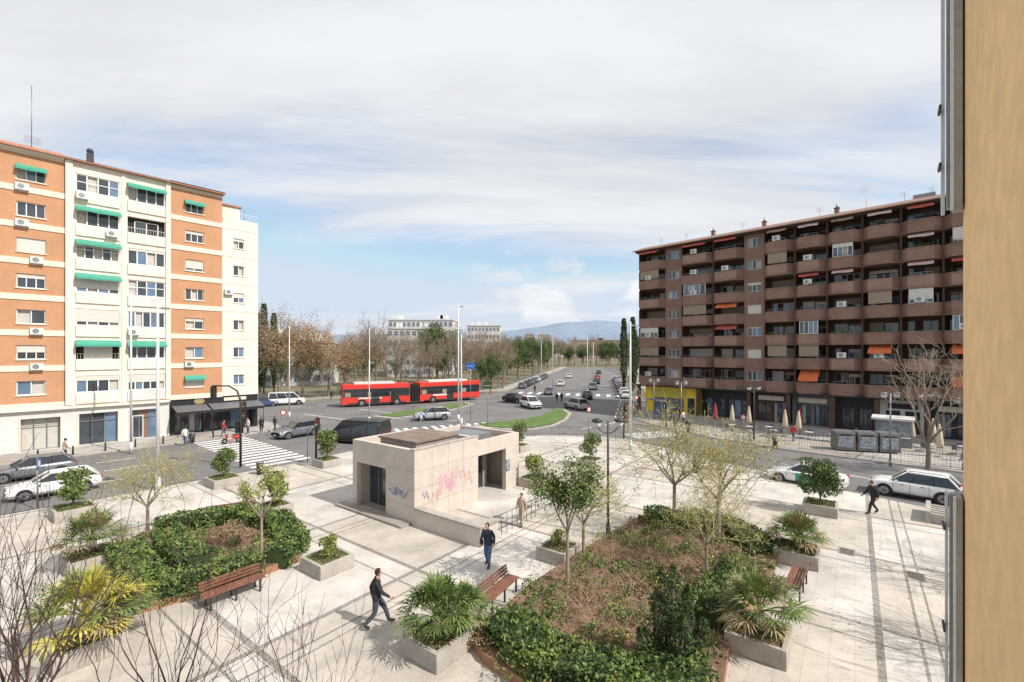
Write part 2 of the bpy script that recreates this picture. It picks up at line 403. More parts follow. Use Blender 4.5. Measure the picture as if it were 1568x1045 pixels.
for qi,o in enumerate(opsB):
    r=rg.random()
    W.box(o[0],o[1],-.26,-.122,o[2]-1.02,o[2]-.02,'cream2' if rg.random()<.7 else 'white_render')
    if r<.80:
        window(Wi,o[0],o[1],o[2],o[3],.02,rg.choice([4,4,5]),rg,.6,cur=.3,fw=.09)
        if rg.random()<.5: Wi.box(o[0]+.05,o[1]-.05,-.05,-.045,o[2]+.85,o[2]+.92,'white_frame')
    else:
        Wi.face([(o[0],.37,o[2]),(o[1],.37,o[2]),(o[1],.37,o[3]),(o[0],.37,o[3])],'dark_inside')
        window(Wi,o[0]+.6,o[1]-.5,o[2],o[3]-.3,.34,2,rg,.3)
        for k in range(14):
            x=o[0]+(o[1]-o[0])*(k+.5)/14; Wi.box(x-.01,x+.01,-.1,-.08,o[2],o[2]+.5,'metal_white')
        Wi.box(o[0],o[1],-.11,-.07,o[2]+.5,o[2]+.54,'metal_white')
    if qi in (2,6,10,3,13,8): awning(Aw,o[0]-.05,o[1]+.05,o[3]+.2,-.13,.7,.42,'awning_green')
    if rg.random()<.25: ac(Wi,o[0]+rg.choice([0,2.1]),o[2]-.8,-.27)
opsD=[(17.95,19.1,z-.55,z+.6) for z in zc[:6]]
facade(W,16.8,20.6,3.85,23.6,opsD,.05,.22,'cream2')
for o in opsD:
    window(Wi,o[0],o[1],o[2],o[3],.24,2,rg,.4,cur=.3); W.box(o[0]-.06,o[1]+.06,-.03,.07,o[2]-.07,o[2]+.003,'cream2')
ac(Wi,17.0,15.4,.04)
for z in [q-1.6 for q in zc[1:]]: W.box(16.84,20.6,.02,.07,z,z+.08,'cream')
W.box(16.8,20.6,.05,13,23.6,23.7,'cream'); W.box(20.58,20.6,.06,13,0,23.6,'cream2')
W.box(16.85,20.6,.052,.2,23.7,24.25,'cream2')
for k in range(12):
    x=16.9+k*.33; Wi.box(x,x+.02,.1,.12,24.25,24.95,'metal_white')
Wi.box(16.9,20.6,.09,.13,24.95,25.0,'metal_white')
W.box(16.9,19.2,1.8,8,23.7,26.1,'cream2'); Rf.box(16.8,19.4,1.6,8.2,26.1,26.25,'roof_tile')
opsG=[(-9,-5.5,0.02,2.9),(-4,-.6,.02,2.9),(1.2,3.7,.02,2.9),(4.95,7.75,.02,3.0),(8.7,11.0,.02,3.0)]
facade(W,-12,11.9,0,3.85,opsG,.1,.5,'white_render')
for o in opsG:
    if o[0]>8:
        Wi.face([(o[0],.58,o[2]),(o[1],.58,o[2]),(o[1],.58,o[3]),(o[0],.58,o[3])],'brown_concrete')
        window(Wi,o[0]+.2,o[0]+1.1,.1,2.4,.5,1,rg,0,'white_frame')
    window(Wi,o[0],o[1],o[2],o[3],.55,3,rg,0,'metal_grey',.06,.3)
    Wi.box(o[0]+.1,o[1]-.1,.44,.47,2.2,2.27,'metal_grey')
    W.box(o[0]-.12,o[0]-.002,.04,.12,0,3.05,'cream'); W.box(o[1]+.002,o[1]+.12,.04,.12,0,3.05,'cream')
W.box(-12,11.9,-.25,.12,3.6,3.84,'cream2')
opsH=[(12.4,15.0,.1,2.7),(15.6,19.9,.1,2.7)]
facade(W,11.9,20.6,0,3.85,opsH,.08,.5,'shop_black')
for o in opsH: window(Wi,o[0],o[1],o[2],o[3],.5,4,rg,0,'metal_dark',.05,.15)
Aw.face([(12.1,.05,3.1),(12.1,-1.9,2.6),(15.2,-1.9,2.6),(15.2,.05,3.1)],'shop_grey')
Aw.face([(15.4,.05,3.1),(15.4,-1.9,2.6),(20.6,-1.9,2.6),(20.6,.05,3.1)],'shop_grey')
Aw.face([(12.1,-1.9,2.6),(12.1,-1.9,2.3),(20.6,-1.9,2.3),(20.6,-1.9,2.6)],'shop_black')
for x in (12.2,15.3,20.5): Aw.tube([(x,-1.85,0),(x,-1.85,2.6)],.04,6,'metal_dark')
c=[(14.6+.5*math.cos(a*math.pi/8),.04,3.45+.32*math.sin(a*math.pi/8)) for a in range(16)]
Wi.face(c,'palm_dry')
Wi.box(17,19.3,.03,.07,3.3,3.65,'cream')
W.box(-12,20.57,.7,13,0.01,3.8,'white_render')
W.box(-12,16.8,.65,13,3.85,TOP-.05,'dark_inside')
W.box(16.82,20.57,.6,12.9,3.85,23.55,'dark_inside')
Rf.face([(-12,-.55,TOP),(4,-.55,TOP),(4,5,TOP+1.9),(-12,5,TOP+1.9)],'roof_tile')
Rf.face([(4,-.65,TOP),(12,-.65,TOP),(12,5,TOP+1.2),(4,5,TOP+1.2)],'roof_tile')
Rf.face([(12,-.55,TOP+.1),(17.0,-.55,TOP+.1),(15.5,5,TOP+1.5),(12,5,TOP+1.5)],'roof_tile')
Rf.face([(17.0,-.55,TOP+.1),(17,12,TOP+.1),(15.5,5,TOP+1.5)],'roof_tile')
Rf.face([(4,-.65,TOP),(4,5,TOP+1.2),(4,5,TOP+1.9)],'roof_tile')
Rf.box(-12,17,-.62,-.5,TOP-.13,TOP-.02,'roof_tile')
W.box(-12,16.95,-.49,12,TOP-.14,TOP-.005,'brown_concrete_lt')
W.box(-12,3.9,-.45,0.02,TOP-.3,TOP-.145,'cream')
for x in (5.6,):
    Rf.box(x,x+.5,1.0,1.5,TOP+.3,TOP+1.4,'metal_dark'); Rf.ell((x+.25,1.25,TOP+1.6),(.28,.28,.28),'metal_dark')
Rf.tube([(2,3,TOP+1),(2,3,TOP+7)],.035,5,'metal_grey')
for k in range(5): Rf.tube([(1.5,3,TOP+1.6+k*.15),(2.6,3,TOP+1.6+k*.15)],.015,4,'metal_grey')
for x in (17.5,18.8,19.9): Rf.tube([(x,2.4,24),(x,2.4,27.4-.5*(x-17.5))],.03,5,'metal_grey')
W.obj('walls',parent=B); Wi.obj('windows',parent=B); Rf.obj('roof',parent=B); Aw.obj('awnings',parent=B)

# ------------------------------------------------------------------ RIGHT apartment building
B=empty('apartment_building',(19.9,71,PZ),math.atan2(-.715,.699))
W=MB(); Wi=MB(); Rf=MB(); Aw=MB()
bays=[(0,4.3,'b'),(4.3,6.8,'w'),(6.8,11.3,'b'),(11.3,15.3,'b'),(15.3,17.7,'w'),(17.7,21.1,'b'),(21.1,24.4,'b'),(24.4,27.7,'b'),(27.7,31,'b'),(31,34.3,'b'),(34.3,37.6,'b'),(37.6,41,'b'),(41,46,'b')]
F0=4.2; PIT=2.88; NF=7
for i in range(NF+1):
    z=F0+PIT*i
    out=[]
    for a,b,t in bays:
        if t=='b':
            d=1.25
            out+= [(a+.001,-.15),(a+.65,-d),(b-.65,-d),(b-.001,-.15)]
        else: out+=[(a+.001,-.25),(b-.001,-.25)]
    if i<NF:
        poly=out+[(46,2),(0,2)]
        W.prism(poly,z-.28,z,'brown_concrete',bottom=True)
        for p,q in zip(out,out[1:]):
            if abs(p[0]-q[0])<.01: continue
            v=Vector(q)-Vector(p); L_=v.length; ang=math.atan2(v.y,v.x)
            c=(Vector(p)+Vector(q))/2
            iswin=(abs(p[1]+.25)<.01)
            if iswin: continue
            ph=.98
            W.obox((c.x,c.y+.07,z+.003+ph/2),(L_+.05,.12,ph),ang,'brown_concrete' if (i+int(c.x))%3 else 'brown_concrete_lt')
            W.obox((c.x,c.y+.07,z+.03+ph),(L_+.1,.2,.07),ang,'brown_concrete_lt')
            if rg.random()<.35 and abs(v.y)<.01:
                for k in range(rg.randint(3,14)): 
                    for kk in range(10): Aw.leaf((c.x+rg.uniform(-L_/2,L_/2),c.y+rg.uniform(-.15,.2),z+ph+rg.uniform(0,.35)),.16,'leaf_b',rg)
            if abs(v.y)<.01 and rg.random()<.4:
                Aw.box(c.x-L_/2+.1,c.x+L_/2-.1,c.y+.05,c.y+.09,z+ph+.32,z+ph+.35,'metal_grey')
                for k in range(5):
                    xx=c.x-L_/2+.15+k*(L_-.3)/4; Aw.box(xx,xx+.025,c.y+.055,c.y+.08,z+ph+.06,z+ph+.32,'metal_grey')
            if abs(v.y)<.01 and rg.random()<.20: ac(Aw,c.x-.5,z+ph+.14,c.y+.3)
    if i<NF:
        for a,b,t in bays:
            if t=='b':
                w=(b-a)
                ops=[(a+.45,a+.45+w*.38,z+.05,z+2.2),(b-.45-w*.32,b-.35,z+.9,z+2.1)]
                if rg.random()<.5: ops=[(a+.4,b-.4,z+.05,z+2.25)]
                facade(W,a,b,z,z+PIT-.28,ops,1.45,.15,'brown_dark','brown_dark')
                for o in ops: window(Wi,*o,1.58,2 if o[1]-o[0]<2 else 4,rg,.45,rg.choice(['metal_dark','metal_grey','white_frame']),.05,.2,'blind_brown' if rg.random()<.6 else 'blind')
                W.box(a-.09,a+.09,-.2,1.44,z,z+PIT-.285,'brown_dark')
                r=rg.random()
                big=a>17
                if i==NF-1 : 
                    awning(Aw,a+.65,b-.65,z+2.55,-1.0,.6,.25,'awning_red' if rg.random()<.4 else ('awning_white' if rg.random()<.5 else 'brown_concrete_lt'))
                elif big and i==1 and r<.65: awning(Aw,a+.66,b-.66,z+2.5,-.45,1.15,.7,'awning_orange')
                elif big and i==0 and r<.35: awning(Aw,a+.66,b-.66,z+2.5,-.35,1.25,1.1,'awning_orange')
                elif big and 2<i<6 and r<.50: awning(Aw,a+.66,b-.66,z+2.5,-.8,.6,.25,rg.choice(['awning_red','awning_red','awning_white']))
                elif r<.12: awning(Aw,a+.66,b-.66,z+2.5,-.7,.6,.4,rg.choice(['awning_orange','awning_red']))
                elif r>.88:
                    window(Wi,a+.7,b-.7,z+1.06,z+2.55,-1.05,4,rg,.3,'white_frame',.06,.2)
                elif r>.70:
                    Aw.box(a+.65,b-.65,-1.1,-1.06,z+1.25,z+2.58,'blind_brown')
            else:
                op=[(a+.35,b-.35,z+.95,z+2.15)]
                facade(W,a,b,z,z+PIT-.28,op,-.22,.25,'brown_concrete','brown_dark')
                window(Wi,*op[0],0,3,rg,.4,'white_frame',.06,.3)
                W.face([(a,-.22,z),(a,1.45,z),(a,1.45,z+PIT-.28),(a,-.22,z+PIT-.28)],'brown_concrete')
                W.face([(b,-.22,z),(b,1.45,z),(b,1.45,z+PIT-.28),(b,-.22,z+PIT-.28)],'brown_concrete')
RT=F0+PIT*NF
W.box(-.3,46,-.9,14,RT-.28,RT-.05,'brown_dark')
Rf.face([(-.5,-1.35,RT-.02),(46,-1.35,RT-.02),(46,1.5,RT+.95),(-.5,1.5,RT+.95)],'brown_concrete')
Rf.face([(-.5,-1.35,RT-.02),(-.5,1.5,RT+.95),(-.5,12,RT+.95),(-.5,12,RT-.02)],'brown_concrete')
Rf.box(-.5,46,-1.42,-1.3,RT-.15,RT-.03,'brown_concrete_lt')
Rf.box(-.4,46,1.5,12,RT+.8,RT+.96,'roof_tile')
for x in (9.9,16.6,24.6,34.5):
    h=.9
    Rf.box(x,x+.45,2.5,2.95,RT+.9,RT+.9+h,'brown_concrete'); Rf.box(x-.06,x+.51,2.44,3.01,RT+.9+h,RT+.98+h,'metal_dark'); Rf.tube([(x+.22,2.72,RT+.95+h),(x+.22,2.72,RT+1.4+h)],.10,7,'metal_grey')
for x in (2,6,14,23,31,33.3): 
    Rf.tube([(x,3,RT+.9),(x,3,RT+2.4)],.02,4,'metal_grey')
    for k in range(4): Rf.tube([(x-.35,3,RT+1.9+k*.14),(x+.35,3,RT+1.9+k*.14)],.01,3,'metal_grey')
Rf.tube([(27.6,3,RT+.9),(27.6,3,RT+4.2)],.03,4,'metal_white')
for k in range(5): Rf.tube([(27.1,3,RT+3.2+k*.2),(28.2,3,RT+3.3+k*.2)],.015,3,'metal_white')
Rf.box(31.8,33.6,2,4,RT+.95,RT+1.5,'metal_grey')
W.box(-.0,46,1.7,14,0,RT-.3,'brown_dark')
for i in range(NF): W.box(-.95,-.01,2.2,6,F0+PIT*i-.2,F0+PIT*i+.9,'brown_concrete')
Wi.box(1.3,9.4,-.5,1.69,.0,3.75,'yellow_paint')
Wi.box(2.6,7.2,-.56,-.503,.3,2.2,'shop_grey'); Wi.box(2.2,7.6,-.54,-.501,2.35,3.3,'palm_yellow'); Wi.box(7.8,8.8,-.54,-.502,.1,2.3,'glass')
for k in range(6): Wi.box(2.6+k*.92,2.66+k*.92,-.6,-.562,.3,2.2,'metal_grey')
W.box(-.2,46,-1.2,1.4,3.76,3.91,'shop_black')
shops=[(9.6,16,'shop_black'),(16.2,20.5,'brown_dark'),(20.7,25,'shop_grey'),(25.2,29,'shop_black'),(29.2,33,'white_render'),(33.2,37,'shop_black'),(37.2,46,'brown_dark')]
for a,b,m in shops:
    ops=[(a+.5,(a+b)/2-.2,.1,2.5),((a+b)/2+.2,b-.5,.1,2.5)]
    facade(W,a,b,0,3.75,ops,.3,.3,m)
    for o in ops: window(Wi,*o,.55,3,rg,0,'metal_dark',.06,.15)
    Wi.box(a+.7,b-.7,.2,.296,2.75,3.3,rg.choice(['cream','shop_grey','white_render','shop_black','shop_black']))
for x in (0.3,9.5,16.1,20.6,25.1,29.1,33.1,37.1,41): W.box(x-.22,x+.22,-1.1,-.66,0,3.755,'brown_dark')
W.obj('walls',parent=B); Wi.obj('windows',parent=B); Rf.obj('roof',parent=B); Aw.obj('awnings',parent=B)
# ------------------------------------------------------------------ near wall with shutters
B=empty('stucco_building',(0,0,0))
g=MB(); g.prism([(.85,.4),(3.06,3.1),(9,3.1),(9,-2),(.85,-2)],0,13.5,'yellow_stucco'); g.obj('walls',parent=B)
g=MB()
d=Vector((2.21,2.7)).normalized(); n=Vector((-d.y,d.x))
def prof(a0,a1,o0,o1,z0,z1,m):
    o=Vector((3.06,3.1)); p=[o+d*a0+n*o0,o+d*a1+n*o0,o+d*a1+n*o1,o+d*a0+n*o1]
    g.prism([tuple(q) for q in p],z0,z1,m,bottom=True)
for z0,z1,wd in ((9.88,13.4,1.0),(0,7.95,.8)):
    prof(-.10,.03,.012,.05*wd,z0,z1,'aluminium_profile'); prof(-.02,.05,.052*wd,.082*wd,z0+.03,z1,'metal_grey'); prof(-.10,-.05,.052*wd,.068*wd,z0,z1,'metal_white')
    prof(.04,.12,-.02,.045*wd,z0+.02,z1,'aluminium_profile'); prof(.06,.10,.086*wd,.105*wd,z0+.01,z1,'metal_white')
for z in (10.2,10.6): prof(-.03,.10,.108,.122,z,z+.03,'metal_dark')
for z in (7.7,7.0,6.2): prof(-.03,.10,.088,.10,z,z+.03,'metal_dark')
g.obj('shutter_frame',parent=B)

# ------------------------------------------------------------------ kiosk
B=empty('metro_entrance_building',(-4.95,23.2,PZ),ROTP)
g=MB(); H=3.55
def wallx(x0,x1,y0,y1,z0,z1,m='stone'): g.box(x0,x1,y0,y1,z0,z1,m)
wallx(0,4.9,0,.3,0,H+.25); wallx(4.9,7.6,0,.3,2.65,H-.05); wallx(7.6,9,0,.3,0,H-.05)
wallx(0,.3,.3,2.3,0,H+.25); wallx(0,.3,2.3,4.9,2.55,H+.25); wallx(0,.3,4.9,5.3,0,H+.25)
wallx(.3,4.9,5.0,5.3,0,H+.25); wallx(8.7,9,.3,5.0,0,H-.05); wallx(4.9,8.7,5.0,5.3,0,H-.05)
wallx(4.6,4.9,.3,5,3.0,H+.25)
g.box(7.2,7.6,1.6,1.9,0,2.65,'stone_dark')
g.box(.3,8.7,.3,5,2.62,3.0,'stone_dark')
g.box(.3,4.6,.3,5,3.0,3.35,'roof_felt'); g.box(4.9,8.7,.3,5,3.0,3.12,'roof_felt')
g.box(.8,3.9,.8,3.8,3.35,3.95,'stone_dark'); g.box(.7,4.0,.7,3.9,3.95,4.05,'roof_felt')
g.box(5.6,8.0,1.5,3.8,3.12,3.5,'metal_grey')
g.box(-.03,4.95,-.03,.33,H+.252,H+.31,'concrete')
for x in (1.2,2.4,3.6): g.box(x,x+.015,-.006,0,0,H+.25,'stone_dark')
for z in (.9,1.8,2.7): g.box(0.01,4.9,-.0045,-.0005,z,z+.015,'stone_dark')
for z in (.9,1.8,2.7): g.box(-.0045,-.0005,.01,2.3,z,z+.015,'stone_dark')
g.box(0,.35,-4.4,-.005,0,.85,'stone'); g.box(.355,1.3,-4.4,-4.05,0,.85,'stone')
g.box(-.06,.41,-4.46,-.01,.85,.92,'concrete'); g.box(.41,1.36,-4.46,-3.99,.852,.921,'concrete')
g.box(-.7,.0,.2,6.0,.0,.12,'stone_dark')
g.obj('walls',parent=B,bevel=.012)
g=MB()
g.box(4.9,7.2,1.7,1.74,0,2.62,'glass'); g.box(.9,.94,2.3,4.9,0,2.55,'glass')
for x in (5.6,6.4): g.box(x,x+.05,1.62,1.698,0,2.62,'metal_grey')
for y in (3.1,4.0): g.box(.82,.898,y,y+.05,0,2.55,'metal_grey')
g.box(.3,.9,2.3,4.9,.0,.05,'stone_dark')
g.box(7.62,7.98,-.05,-.003,1.2,1.9,'poster')
for k in range(9): g.tube([(1.4+k*.42,-4.2,0),(1.4+k*.42,-4.2,.95)],.02,5,'steel_rail')
g.tube([(1.3,-4.2,.97),(5.2,-4.2,.97)],.025,6,'steel_rail')
g.obj('windows',parent=B)
g=MB()
def scrib(m,cx,cz,w,h,seed,face='r',lw=.05,n=26):
    r=random.Random(seed); px=None
    ph=[r.uniform(0,6) for _ in range(4)]
    n*=2
    for i in range(n):
        t=i/(n-1); x=cx-w/2+w*t+.12*w*math.sin(17*t+ph[0]); z=cz+h*.5*math.sin(23*t+ph[1])*math.cos(5*t+ph[2])
        if px:
            a=Vector((px[0],px[1]));b=Vector((x,z)); dd=(b-a); 
            if dd.length>1e-4:
                nn=Vector((-dd.y,dd.x)).normalized()*lw/2; off=-.009-.0002*i
                P=[a+nn,a-nn,b-nn,b+nn]
                if face=='r': g.face([(p.x,off,p.y) for p in P],m)
                else: g.face([(off,p.x,p.y) for p in P],m)
        px=(x,z)
scrib('graf_pink',2.3,1.7,1.2,1.2,3,lw=.08); scrib('graf_pink',2.6,1.5,.7,.8,8,lw=.06); scrib('graf_orange',1.3,1.2,.9,.6,4,lw=.03); scrib('graf_orange',3.9,1.6,.8,.9,5,lw=.035); scrib('graf_pink',3.3,2.0,.9,.7,15,lw=.03);scrib('graf_blue',.7,1.4,.4,.5,35,lw=.02)
scrib('graf_blue',1.25,1.5,1.3,.5,6,'l',.06,34); scrib('graf_blue',1.2,1.5,1.1,.35,7,'l',.04); scrib('cloth_white',1.25,1.75,1.2,.3,17,'l',.04)
g.obj('graffiti',parent=B)

# ------------------------------------------------------------------ vegetation helpers
def hedge(mb,pts,w,h,z,rng,dens=330,size=.125):
    for i in range(len(pts)-1):
        p=Vector(pts[i]);q=Vector(pts[i+1]); v=q-p; L_=v.length; d=v/L_; nn=Vector((-d.y,d.x)); c=(p+q)/2
        mb.obox((c.x,c.y,z+h*.40),(L_+w*.4,w*.72,h*.80),math.atan2(d.y,d.x),'hedge_core')
        cnt=int(L_*(w+2*h)*dens)
        for k in range(cnt):
            t=rng.uniform(-w*.3,L_+w*.3)
            top=rng.random()<w/(w+2*h)
            if top: a=rng.uniform(-w/2,w/2); zz=h
            else: a=rng.choice([-1,1])*w/2; zz=rng.uniform(0,h)
            pt=p+d*t+nn*a
            b=mnoise.noise(Vector((pt.x*1.1,pt.y*1.1,zz)))*.24+mnoise.noise(Vector((pt.x*4,pt.y*4,zz*3)))*.10
            edge=max(0,abs(a)/(w/2)-.75)*.5 if top else 0
            if top: zz=h+b-edge+rng.uniform(-.10,.05)
            else: pt=pt+nn*(1 if a>0 else -1)*(b*.7+rng.uniform(-.10,.04))
            v_=mnoise.noise(Vector((pt.x*2.3,pt.y*2.3,zz*2)))+rng.uniform(-.35,.35)
            m='leaf_c' if v_>.32 else ('leaf_a' if v_>-.08 else ('leaf_b' if v_>-.42 else 'leaf_dark'))
            mb.leaf((pt.x,pt.y,z+zz),size,m,rng)
def clump(mb,c,r,n,size,mats,rng):
    for k in range(n):
        v=Vector((rng.gauss(0,1),rng.gauss(0,1),rng.gauss(0,1))).normalized()
        q=1+.25*mnoise.noise(Vector(c)+v*1.7); rr=rng.uniform(.55,1.0)**.5*q
        mb.leaf((c[0]+v.x*r[0]*rr,c[1]+v.y*r[1]*rr,c[2]+v.z*r[2]*rr),size,rng.choice(mats),rng)
def inside(p,poly):
    c=False;n=len(poly);j=n-1
    for i in range(n):
        if ((poly[i][1]>p[1])!=(poly[j][1]>p[1])) and p[0]<(poly[j][0]-poly[i][0])*(p[1]-poly[i][1])/(poly[j][1]-poly[i][1])+poly[i][0]: c=not c
        j=i
    return c
def grow(mb,tips,rng,p,d,L_,r,lev,mx,P):
    pts=[p];rad=[r];ns=3 if lev<mx else 2; dd=d
    for i in range(ns):
        dd=(dd+Vector((rng.gauss(0,1),rng.gauss(0,1),rng.gauss(0,1)))*P['wob']+Vector((0,0,P['up']))).normalized()
        p=p+dd*L_/ns; pts.append(p); rad.append(r*(1-(i+1)/ns*.42))
    mb.tube(pts,rad,max(3,7-lev*2),P['bark'] if lev<2 else P['twig'],cap=False)
    if lev>=mx-1: tips.append(pts)
    if lev==mx: return
    n=P['n'][min(lev,len(P['n'])-1)]; a0=rng.uniform(0,6.28)
    for c in range(n):
        t=1.0 if c==0 else rng.uniform(P['t0'],1)
        k=min(ns-1,int(t*ns)); f=t*ns-k; q=pts[k].lerp(pts[k+1],f)
        ax=dd.orthogonal().normalized(); ax=Matrix.Rotation(a0+c*2.4+rng.uniform(-.4,.4),3,dd)@ax
        sp=P['spread']*rng.uniform(.6,1.25)*(.5 if c==0 else 1)
        nd=Matrix.Rotation(sp,3,ax)@dd
        grow(mb,tips,rng,q,nd.normalized(),L_*P['ratio']*rng.uniform(.75,1.2),max(P['rmin'],rad[k]*(.72 if c==0 else .55)),lev+1,mx,P)
def make_tree(seed,h,trunk,r,levels,leafs=None,nleaf=0,lsize=.2,spread=.6,n=(4,3,3,3),bark='bark',twig='bark',wob=.12,up=.06,ratio=.72,lean=0,rmin=.012,jit=.25,t0=.4):
    mb=MB();rng=random.Random(seed);tips=[]
    P=dict(wob=wob,up=up,bark=bark,twig=twig,n=n,spread=spread,ratio=ratio,t0=t0,rmin=rmin)
    tp=[Vector((0,0,-.05)),Vector((lean*.3,0,trunk*.5)),Vector((lean,0,trunk))]
    mb.tube(tp,[r*1.25,r,r*.85],8,bark,cap=False)
    rem=h-trunk; L0=rem/ (1+ratio+ratio**2+ratio**3)*1.25
    nn=n[0]
    for c in range(nn):
        a=c*2*math.pi/nn+rng.uniform(-.3,.3); s=spread*rng.uniform(.5,1.2)*(0.25 if c==0 else 1)
        d=Vector((math.sin(s)*math.cos(a),math.sin(s)*math.sin(a),math.cos(s)))
        grow(mb,tips,rng,tp[2]-Vector((0,0,rng.uniform(0,.12)*trunk*(c>0))),d,L0*rng.uniform(.8,1.15),r*.62,1,levels,P)
    if leafs:
        for k in range(nleaf):
            t=rng.choice(tips); i=rng.randrange(len(t)-1); q=t[i].lerp(t[i+1],rng.random())
            mb.leaf(q+Vector((rng.gauss(0,jit),rng.gauss(0,jit),rng.gauss(0,jit))),lsize,rng.choice(leafs),rng)
    return mb.mesh('tree_%d'%seed)
bare=[make_tree(100+i,9,2.6,.17,5,['leaf_brown','bark_lt','bark'],1500,.15,.58,bark='bark',twig='bark_lt',rmin=.021,up=.07,jit=.3) for i in range(3)]
orange=[make_tree(200+i,9,2.4,.16,5,['leaf_orange','leaf_brown','leaf_orange','palm_dry'],4200,.19,.66,bark='bark',twig='bark_lt',rmin=.018,jit=.35) for i in range(2)]
green=[make_tree(300+i,8,2.2,.18,4,['leaf_a','leaf_b','leaf_dark','leaf_b'],6000,.28,.6,jit=.42,rmin=.02) for i in range(2)]
def cypress(seed,h,w):
    mb=MB();rng=random.Random(seed); mb.tube([(0,0,0),(0,0,h*.9)],[.14,.03],6,'bark')
    for k in range(4200):
        t=rng.random()**.8; zz=.5+t*(h-.5); rr=w*math.sin(math.pi*min(1,(1-t)*.9+.1))**.8*(.75+.35*mnoise.noise(Vector((t*9,seed,0)))); a=rng.uniform(0,6.28)
        r=rr*rng.uniform(.5,1)
        mb.leaf((r*math.cos(a),r*math.sin(a),zz),.28,rng.choice(['leaf_dark','leaf_dark','leaf_b']),rng,.5)
    return mb.mesh('cypress_%d'%seed)
cyp=[cypress(1,13,1.0),cypress(2,11,1.3)]
rt=random.Random(77)
def line(p,q,n):
    p=Vector(p);q=Vector(q); return [p.lerp(q,(i+.5)/n) for i in range(n)]
for k,p in enumerate(line((-53,83),(-28,96),7)):
    me=orange[k%2] if k in (2,3,4,5) else bare[k%3]
    inst('plane_tree',me,(p.x+rt.uniform(-1,1),p.y+rt.uniform(-1,1),.1),rt.uniform(0,6),rt.uniform(1.25,1.6))
for k,p in enumerate(line((-30,95.5),(0,112),11)):
    inst('plane_tree',bare[k%3],(p.x+rt.uniform(-1,1),p.y+rt.uniform(-1,1),.1),rt.uniform(0,6),rt.uniform(1.0,1.3))
mass=empty('distant_trees')
for k in range(58):
    y=rt.uniform(112,200); x=rt.uniform(-.6*y,-6+(y-110)*.18)
    r=rt.random(); me=rt.choice(bare) if r<.62 else (rt.choice(orange) if r<.72 else rt.choice(green))
    inst('tree_part',me,(x,y,0),rt.uniform(0,6),rt.uniform(.9,1.5) if r<.7 else rt.uniform(.7,1.3),mass)
for k in range(12):
    y=118+k*14; x=-3+(y-105)*.187-6
    inst('tree_part',rt.choice(bare+[green[0]]),(x+rt.uniform(-2,2),y,0),rt.uniform(0,6),rt.uniform(1.0,1.35),mass)
for k in range(14):
    y=92+k*14; x=29+(y-84)*.19+5
    inst('tree_part',rt.choice(bare+green),(x+rt.uniform(-1,2),y,0),rt.uniform(0,6),rt.uniform(1.1,1.6),mass)
for k in range(60):
    y=rt.uniform(215,300); x=rt.uniform(-.33*y,.36*y)
    if y<285 and abs(x-(12+(y-90)*.187))<20: continue
    inst('tree_part',rt.choice(green+green+bare),(x,y,0),rt.uniform(0,6),rt.uniform(1.1,1.8),mass)
for k in range(22):
    x=10+k*4.3+rt.uniform(-2,2); y=rt.uniform(288,330)
    inst('tree_part',rt.choice(green+green+bare),(x,y,0),rt.uniform(0,6),rt.uniform(1.2,1.9),mass)
for k in range(36):
    y=rt.uniform(330,540); x=rt.uniform(-.05,.32)*y
    inst('tree_part',rt.choice(green),(x,y,0),rt.uniform(0,6),rt.uniform(1.4,2.3),mass)
for p,s,i in (((24.5,100),1.25,0),((30,112),1.3,1),((27.5,104),1.3,0),((-54.3,100),1.5,0),((-52.6,101),1.35,0),((-56.2,102),1.6,1)):
    inst('cypress_tree',cyp[i],(p[0],p[1],.1),0,s)
inst('evergreen_tree',green[0],(-4.6,98,.1),1,.95); inst('evergreen_tree',green[1],(-22,134,.1),2,1.9)
for x,y,s in ((2,150,1.5),(-6,140,1.3),(8,175,1.6),(-2,190,1.7),(12,205,1.6)): inst('evergreen_tree',green[int(y)%2],(x,y,.1),x,s)
rtree=make_tree(401,8.3,2.2,.16,5,['bark_lt','leaf_brown'],300,.08,.62,bark='bark',twig='bark_lt',rmin=.016,up=.05)
inst('bare_street_tree',rtree,(30.6,33.6,PZ),1.2,1.0); inst('bare_street_tree',rtree,(34.5,30,PZ),3,1.05)
inst('bare_street_tree',bare[0],(22,70.5,PZ),2,.62)
inst('bare_street_tree',rtree,(22.5,14.5,PZ),2,1.0); inst('bare_street_tree',rtree,(18.5,10.2,PZ),4,.9)
bt=[make_tree(500+i,5.0,1.9,.085,5,['leaf_yellow','leaf_yellow','bark_yellow','leaf_c'],2700,.07,.88,bark='bark_lt',twig='bark_yellow',rmin=.010,up=.04,ratio=.78,jit=.07,n=(5,4,3,3)) for i in range(2)]
inst('budding_tree',bt[0],(9.3,20.6,PZ+.2),.3,1.10); inst('budding_tree',bt[1],(8.1,22.8,PZ+.2),1.4,1.08)
inst('budding_tree',bt[1],(3.0,19.2,PZ+.2),2.2,.78); inst('budding_tree',bt[0],(-16.9,21.2,PZ+.2),2,.82); inst('budding_tree',bt[1],(7.4,17.4,PZ+.2),4.2,.70)
ct=make_tree(600,3.7,1.95,.06,4,['leaf_b','leaf_a','leaf_dark','leaf_c'],5200,.10,.36,bark='bark_lt',twig='bark',rmin=.012,jit=.19,ratio=.54)
ct2=make_tree(603,3.7,2.0,.06,4,['leaf_c','leaf_a','leaf_yellow'],1500,.09,.48,bark='bark_lt',twig='bark_yellow',rmin=.010,jit=.10,ratio=.60)
inst('orange_tree',ct,(2.05,16.9,PZ+.2),0,1.10)
inst('orange_tree',ct2,(-10.3,18.8,PZ+.2),1,.97)

